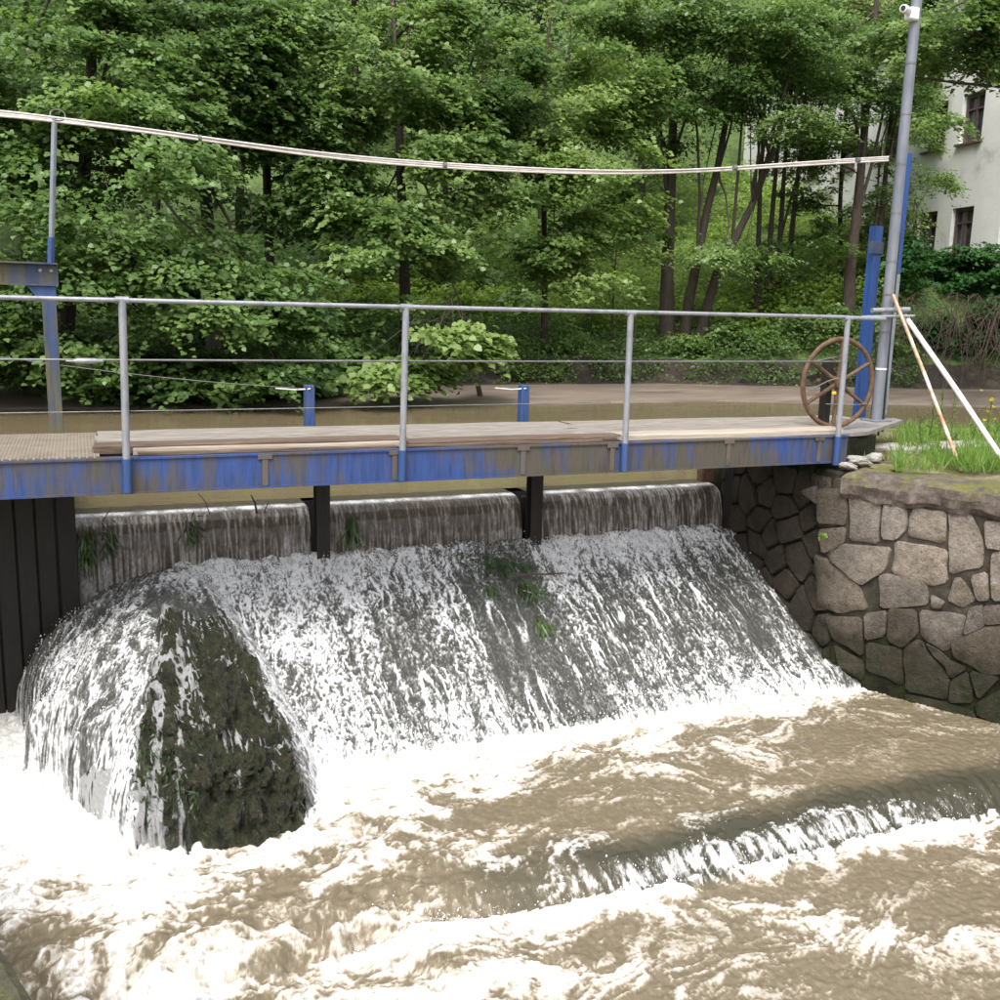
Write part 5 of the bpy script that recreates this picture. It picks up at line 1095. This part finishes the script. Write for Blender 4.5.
def cable():
    pts_px = [(-330, 103), (-160, 107), (-60, 110), (0, 113.5), (55, 119.5), (150, 131), (240, 143.5), (320, 154), (400, 162), (500, 168.5), (600, 172), (690, 170.5), (770, 165.5), (840, 161), (888, 158.5)]
    def path(dy, dz, ph, amp):
        o = []
        for i, (px, py) in enumerate(pts_px):
            t = np.clip((px-55)/835.0, -0.4, 1); Y = 9.05+(8.68-9.05)*t
            p = aty(px, py, Y); o.append(p+np.array([0, dy+amp*math.sin(i*1.3+ph), dz+amp*math.cos(i*1.1+ph)]))
        q = []
        for i in range(len(o)-1):
            for s in range(4):
                t = s/4; a, b, c, d = o[max(i-1, 0)], o[i], o[i+1], o[min(i+2, len(o)-1)]
                q.append(0.5*((2*b)+(c-a)*t+(2*a-5*b+4*c-d)*t*t+(3*b-a-3*c+d)*t**3))
        return q+[o[-1]]
    root = empty('overhead_cable', tuple(aty(55, 119, 9.05)), 'bundle of pale pinkish tubes sagging overhead from the thin pole to the mast', 'cable')
    MB().tube(path(0, 0, 0, 0.0), 0.012, 8).build('strand', MT['cable'], root, True)
    MB().tube(path(-0.010, -0.019, 1, 0.004), 0.009, 7).build('strand', MT['cable'], root, True)
    MB().tube(path(-0.014, 0.013, 3, 0.005), 0.007, 6).build('strand', MT['whitepole'], root, True)
    c = aty(55, 116, 9.05); ring = [c+np.array([0.055*math.cos(a)+0.02, 0.02*math.sin(a), 0.045*math.sin(a)+0.01]) for a in np.linspace(0, 6.28, 15)]
    MB().tube(ring, 0.006, 5).build('tie_wire', MT['wire'], root, True)
    for px, py in ((200, 138), (445, 165), (735, 168), (858, 160)):
        p = aty(px, py, 8.9-0.0004*px); d = aty(px+4, py+0.3, 8.9-0.0004*px)-p
        MB().tube([p-d*0.4, p+d*0.4], 0.025, 8).build('tie', MT['wire'], root, True)
cable()
def wheel():
    c = aty(838, 383, 8.0); root = empty('hand_wheel', (c[0], c[1]+0.1, ZD), 'rusty iron sluice hand wheel with six spokes at the right end of the bridge', 'wheel'); R1 = 0.435
    ring = MB(); n = 56; m_ = 8; V = []
    for i in range(n):
        a = 2*math.pi*i/n
        for j in range(m_):
            b = 2*math.pi*j/m_; rr = R1+0.026*math.cos(b); V.append((c[0]+rr*math.cos(a), c[1]+0.022*math.sin(b), c[2]+rr*math.sin(a)))
    ring.add(V, [(i*m_+j, i*m_+(j+1) % m_, ((i+1) % n)*m_+(j+1) % m_, ((i+1) % n)*m_+j) for i in range(n) for j in range(m_)]); ring.build('rim', MT['rust'], root, True)
    MB().tube([(c[0], c[1]-0.055, c[2]), (c[0], c[1]-0.045, c[2]), (c[0], c[1]+0.05, c[2])], [0.04, 0.06, 0.065], 14).build('hub', MT['rust'], root, True)
    for k in range(6):
        a = R_(30+60*k+ -2); u = np.array([math.cos(a), 0, math.sin(a)]); C = np.array(c)
        MB().tube([C+u*0.05, C+u*0.2, C+u*(R1-0.01)], [0.026, 0.020, 0.021], 8).build('spoke', MT['rust'], root, True)
    MB().box((c[0]-0.005, c[1]+0.16, (ZD+c[2]+0.22)/2), (0.085, 0.09, c[2]+0.22-ZD), 0, 0.006).build('stand', MT['darkrust'], root)
    MB().tube([(c[0], c[1]+0.04, c[2]), (c[0], c[1]+0.30, c[2])], 0.025, 10).build('axle', MT['rust'], root, True)
    w = MB().tube([aty(811, 362, 7.95), aty(836, 357, 7.95)], 0.006, 5).tube([aty(806, 392, 7.95), aty(828, 381, 7.95), aty(838, 378, 7.95)], 0.006, 5).tube([aty(826, 404, 7.97), aty(850, 405, 7.97), aty(867, 404, 7.97)], 0.006, 5); w.build('binding_wire', MT['wire'], root, True)
    MB().box(tuple(aty(834, 393, 7.93)), (0.05, 0.015, 0.03), 0, 0.004).build('yellow_tag', MT['petal2'], root)
MT['petal2'] = mat_noise('yellow_plastic', [(0.3, (0.65, 0.45, 0.03)), (0.7, (0.75, 0.55, 0.05))], 5)
wheel()
def mast():
    b = atz(876, 421, ZD); x, y = b[0], b[1]; zt = 8.2
    root = empty('steel_mast', (x, y, ZD), 'tall grey tubular steel mast beside the hand wheel with cables strapped to it', 'mast')
    MB().tube([(x, y, ZD), (x, y, 3.2), (x, y, 5.0), (x, y, zt)], [0.058, 0.057, 0.055, 0.052], 18).build('pole', MT['mast'], root, True)
    MB().box((x, y, ZD+0.008), (0.24, 0.24, 0.016), 0, 0.003).build('base_plate', MT['mast'], root)
    MB().tube([(x+0.10, y+0.05, 2.2), (x+0.095, y+0.045, 3.2), (x+0.09, y+0.04, 4.6), (x+0.085, y+0.03, 6.0), (x+0.078, y+0.02, 8.1)], 0.011, 6).build('cable', MT['black'], root, True)
    MB().tube([(x+0.125, y+0.02, 2.25), (x+0.11, y+0.03, 3.3), (x+0.10, y+0.02, 4.4)], 0.013, 6).build('cable', MT['black'], root, True)
    for z in (2.95, 3.35, 3.75, 4.1, 4.6, 5.1, 5.6, 6.1, 6.6):
        r = 0.0615-(z-2.4)*0.0012; MB().tube([(x, y, z-0.010), (x, y, z+0.010)], r, 18).build('strap', MT['wire'] if z != 2.95 else MT['white'], root, True)
    cr = aty(897, 313, y-0.02)
    # security camera high on the mast
    c = aty(902, 12, y-0.05); rc = empty('security_camera', tuple(c), 'small white security camera with its box near the top of the mast', 'camera')
    bx = aty(906, 11, y-0.09)
    MB().box((x-0.075, y-0.03, bx[2]), (0.12, 0.10, 0.12), 0, 0.012).build('junction_box', MT['white'], rc)
    h = np.array([x-0.15, y-0.05, bx[2]+0.015]); h2 = h+np.array([-0.10, -0.05, 0.0])
    MB().tube([h+np.array([0.03, 0, 0]), h], [0.018, 0.018], 8).build('arm', MT['white'], rc, True)
    MB().tube([h+np.array([0.01, 0.01, 0]), h, h2, h2+np.array([-0.02, -0.01, 0])], [0.025, 0.040, 0.042, 0.038], 12).build('housing', MT['white'], rc, True)
    l = h2+np.array([-0.022, -0.011, 0]); MB().tube([l, l+np.array([-0.006, -0.003, 0])], 0.026, 10).build('lens', MT['black'], rc, True)
    # blue post
    p = aty(862, 412, 8.95); q = aty(880.5, 226, 8.95); rb = empty('blue_post', (p[0], 8.95, ZD), 'bright blue steel upright standing just left of the mast', 'post')
    MB().box((p[0], 8.95, (ZD+q[2])/2), (0.105, 0.012, q[2]-ZD)).box((p[0]-0.046, 9.0, (ZD+q[2])/2), (0.012, 0.088, q[2]-ZD)).box((p[0]+0.046, 9.0, (ZD+q[2])/2), (0.012, 0.088, q[2]-ZD)).build('upright', MT['brightblue'], rb)
    MB().box((p[0]-0.03, 8.936, aty(878, 248, 8.95)[2]), (0.20, 0.014, 0.13), 0, 0.003).build('plate', MT['navy'], rb)
    # second blue upright behind the mast
    t = aty(900, 152, 9.15); rb2 = empty('blue_post', (x+0.13, 9.15, ZD), 'taller thin blue upright hidden behind the right side of the mast', 'post')
    xq = aty(904, 190, 9.15)[0]; MB().box((xq, 9.15, (4.0+t[2])/2), (0.10, 0.05, t[2]-4.0), 0, 0.004).build('upright', MT['brightblue'], rb2)
    MB().box((xq, 9.15, (ZD+3.999)/2), (0.10, 0.05, 3.999-ZD), 0, 0.004).build('lower_upright', MT['polegrey'], rb2)
    MB().tube([(x+0.30, 9.0, 2.15), (x+0.31, 9.0, 3.0), (x+0.24, 9.05, 3.5), (x+0.2, 9.1, 4.2)], 0.009, 6).build('cable', MT['black'], rb2, True)
    # the two sloping poles that brace the mast and the crosspiece they meet at
    yb = atz(962, 468, 2.09); yt = aty(893, 295, y-0.10); r1 = empty('brace_pole', tuple(yb), 'thin rusty white pole sloping from the mast down to the wall top', 'pole')
    MB().tube([yb-np.array([0, 0, 0.03]), yb+(yt-yb)*0.5, yt], 0.0185, 8).build('shaft', MT['orangepole'], r1, True)
    kp = atz(1012, 470, 2.09); e = kp; t2 = aty(905, 316, y-0.12); r2 = empty('brace_pole', tuple(e), 'thicker white pole sloping from the crosspiece down into the grass at the right', 'pole')
    MB().tube([t2, t2+(e-t2)*0.5, e-np.array([0, 0, 0.03])], 0.028, 10).build('shaft', MT['whitepole'], r2, True)
    MB().tube([t2+(t2-e)*0.035, t2+(e-t2)*0.02], 0.020, 8).build('end_plug', MT['galv'], r2, True)
    a, b2 = aty(872, 310.5, y-0.1), aty(909, 309.5, y-0.14); r3 = empty('crosspiece', tuple(a), 'short horizontal steel bar crossing the mast at rail height', 'bar')
    MB().tube([a, b2], 0.028, 10).build('bar', MT['galv'], r3, True)
    a, b2 = aty(862, 317, y-0.16), aty(914, 316, y-0.18); MB().tube([a, b2], 0.016, 8).build('lower_bar', MT['galv'], r3, True)
MT['brightblue'] = paint('bright_blue_paint', (0.020, 0.070, 0.25), ((0.04, 0.05, 0.07), (0.08, 0.08, 0.08), (0.04, 0.06, 0.12)), 0.34)
mast()

# ------------------------------------------------------------------ drift caught on the weir
def drift():
    r = np.random.default_rng(50)
    def clump(name, px, py, n, spread, y, lab, hang=0.12, leaf=0.07, tint=0.6, dirv=(0.1, -0.6, -0.7)):
        c = aty(px, py, y); P = c+r.normal(0, 1, (n, 3))*np.array(spread)
        D = np.array(dirv)+r.normal(0, 0.35, (n, 3)); N = np.array([0, -0.6, 0.8])+r.normal(0, 0.4, (n, 3)); L = leaf*r.uniform(0.6, 1.6, n)
        root = empty(name, tuple(c), lab, 'drift')
        leafmesh('leaves', P, D, N, L*1.3, L*0.085, tint+r.normal(0, 0.25, n), MT['weed'], root)
        st = MB()
        for k in range(5):
            a = c+r.normal(0, 1, 3)*np.array(spread); st.tube([a, a+np.array(dirv)*hang*r.uniform(0.6, 1.4)+r.normal(0, 0.02, 3)], [0.005, 0.003], 4)
        st.build('stalks', MT['twig'], root)
    def onap(px, py):
        lo, hi = 7.0, 9.1                                   # where the ray meets the apron
        for _ in range(40):
            m = (lo+hi)/2; p = aty(px, py, m); z = LIP*max(0, (m-7.05)/2.0)**0.96
            if p[2] > z: lo = m
            else: hi = m
        return m-0.05
    clump('water_weed', 470, 556, 60, (0.16, 0.06, 0.03), onap(470, 556), 'green weed lying at the foot of the middle fall', leaf=0.08, tint=0.5, dirv=(0.8, -0.3, -0.2))
    clump('water_weed', 500, 562, 110, (0.13, 0.07, 0.04), onap(500, 562), 'largest green weed clump at the top of the apron', leaf=0.11)
    clump('water_weed', 524, 585, 90, (0.06, 0.10, 0.05), onap(524, 585), 'weed clump trailing down the apron under the drift branch', leaf=0.10)
    clump('water_weed', 539, 622, 60, (0.03, 0.06, 0.03), onap(539, 622), 'small bright weed tuft lowest on the apron', leaf=0.10, tint=0.8)
    clump('water_weed', 491, 588, 26, (0.03, 0.03, 0.02), onap(491, 588), 'small pale leaf tuft left of the drift branch', leaf=0.08, tint=0.9)
    clump('water_weed', 83, 545, 150, (0.04, 0.02, 0.09), 9.12, 'green weed hanging down the left end of the fall', leaf=0.09, dirv=(0.05, -0.1, -1))
    clump('water_weed', 108, 535, 60, (0.03, 0.02, 0.07), 9.15, 'weed strands hanging just right of the leftmost weed', leaf=0.09, dirv=(0.25, -0.1, -1))
    clump('water_weed', 192, 526, 50, (0.03, 0.02, 0.07), 9.15, 'weed strands hanging in the middle of the left fall', leaf=0.08, dirv=(0.05, -0.1, -1))
    clump('water_weed', 353, 524, 40, (0.025, 0.02, 0.06), 9.16, 'weed strand hanging in the smooth middle fall', leaf=0.14, dirv=(0.1, -0.1, -1), tint=0.75)
    a, b = aty(512, 577, onap(512, 577)-0.06), aty(566, 573, onap(566, 573)-0.1)
    tag(MB().tube([a, a+(b-a)*0.35+np.array([0, 0, 0.015]), a+(b-a)*0.7, b], [0.013, 0.011, 0.009, 0.005], 6).build('drift_branch', MT['twig'], None, True), 'thin bare branch lying across the top of the apron', 'branch')
    for px, py, dx, dy, lab in ((257, 511, -6, -16, 'short dark stick standing on the crest of the left fall'), (264, 508, 5, -7, 'tiny forked twig beside the dark stick on the crest'), (103, 516, 8, -8, 'thin curved twig at the left end of the crest'), (210, 510, -12, -17, 'thin bent twig in the middle of the left crest')):
        p, q = aty(px, py, 9.3), aty(px+dx, py+dy, 9.3)
        tag(MB().tube([p-np.array([0, 0, 0.04]), p+(q-p)*0.5+np.array([0.01, 0, 0]), q], [0.011, 0.009, 0.005] if px == 257 else [0.005, 0.004, 0.003], 5).build('twig', MT['twig'] if px != 257 else MT['darkrust'], None, True), lab, 'twig', 'twigs on the crest')
    root = empty('rock_moss', tuple(aty(165, 810, 6.35)), 'ragged green moss and small leaves clinging to the lower left corner of the dark rock', 'moss')
    P, N_ = [], []
    for _ in range(260):
        t_ = R_(r.uniform(4, 15)); rho_ = r.uniform(0.84, 1.0); R_0 = np.interp(t_, TH, RR)*rho_; q_ = float(mprof(np.array(rho_), np.array(math.degrees(t_))))
        P.append((MC[0]-math.sin(t_)*R_0*1.02, MC[1]-math.cos(t_)*R_0*1.02-0.02, 1.14*q_+0.06)); N_.append((r.normal(0, .5), -0.7, 0.5))
    n = len(P); D = np.array([0, -0.35, -0.8])+r.normal(0, 0.45, (n, 3)); L = 0.05*r.uniform(0.5, 1.5, n)
    leafmesh('leaves', np.array(P), D, np.array(N_), L, L*0.10, 0.25+r.normal(0, 0.2, n), MT['weed'], root)
    # fern on the wall
    c = aty(822, 537, 7.25); root = empty('wall_plant', tuple(c), 'tiny bright green plant growing from a wall joint', 'plant'); n = 26; a_ = r.uniform(0, 6.28, n)
    D = np.column_stack([np.cos(a_)-0.3, np.sin(a_)*0.4-0.5, r.normal(0.1, 0.4, n)]); leafmesh('leaves', np.tile(c, (n, 1)), D, np.tile([0, -0.5, 0.8], (n, 1)), np.full(n, 0.055), np.full(n, 0.016), np.full(n, 0.6), MT['grass'], root)
drift()
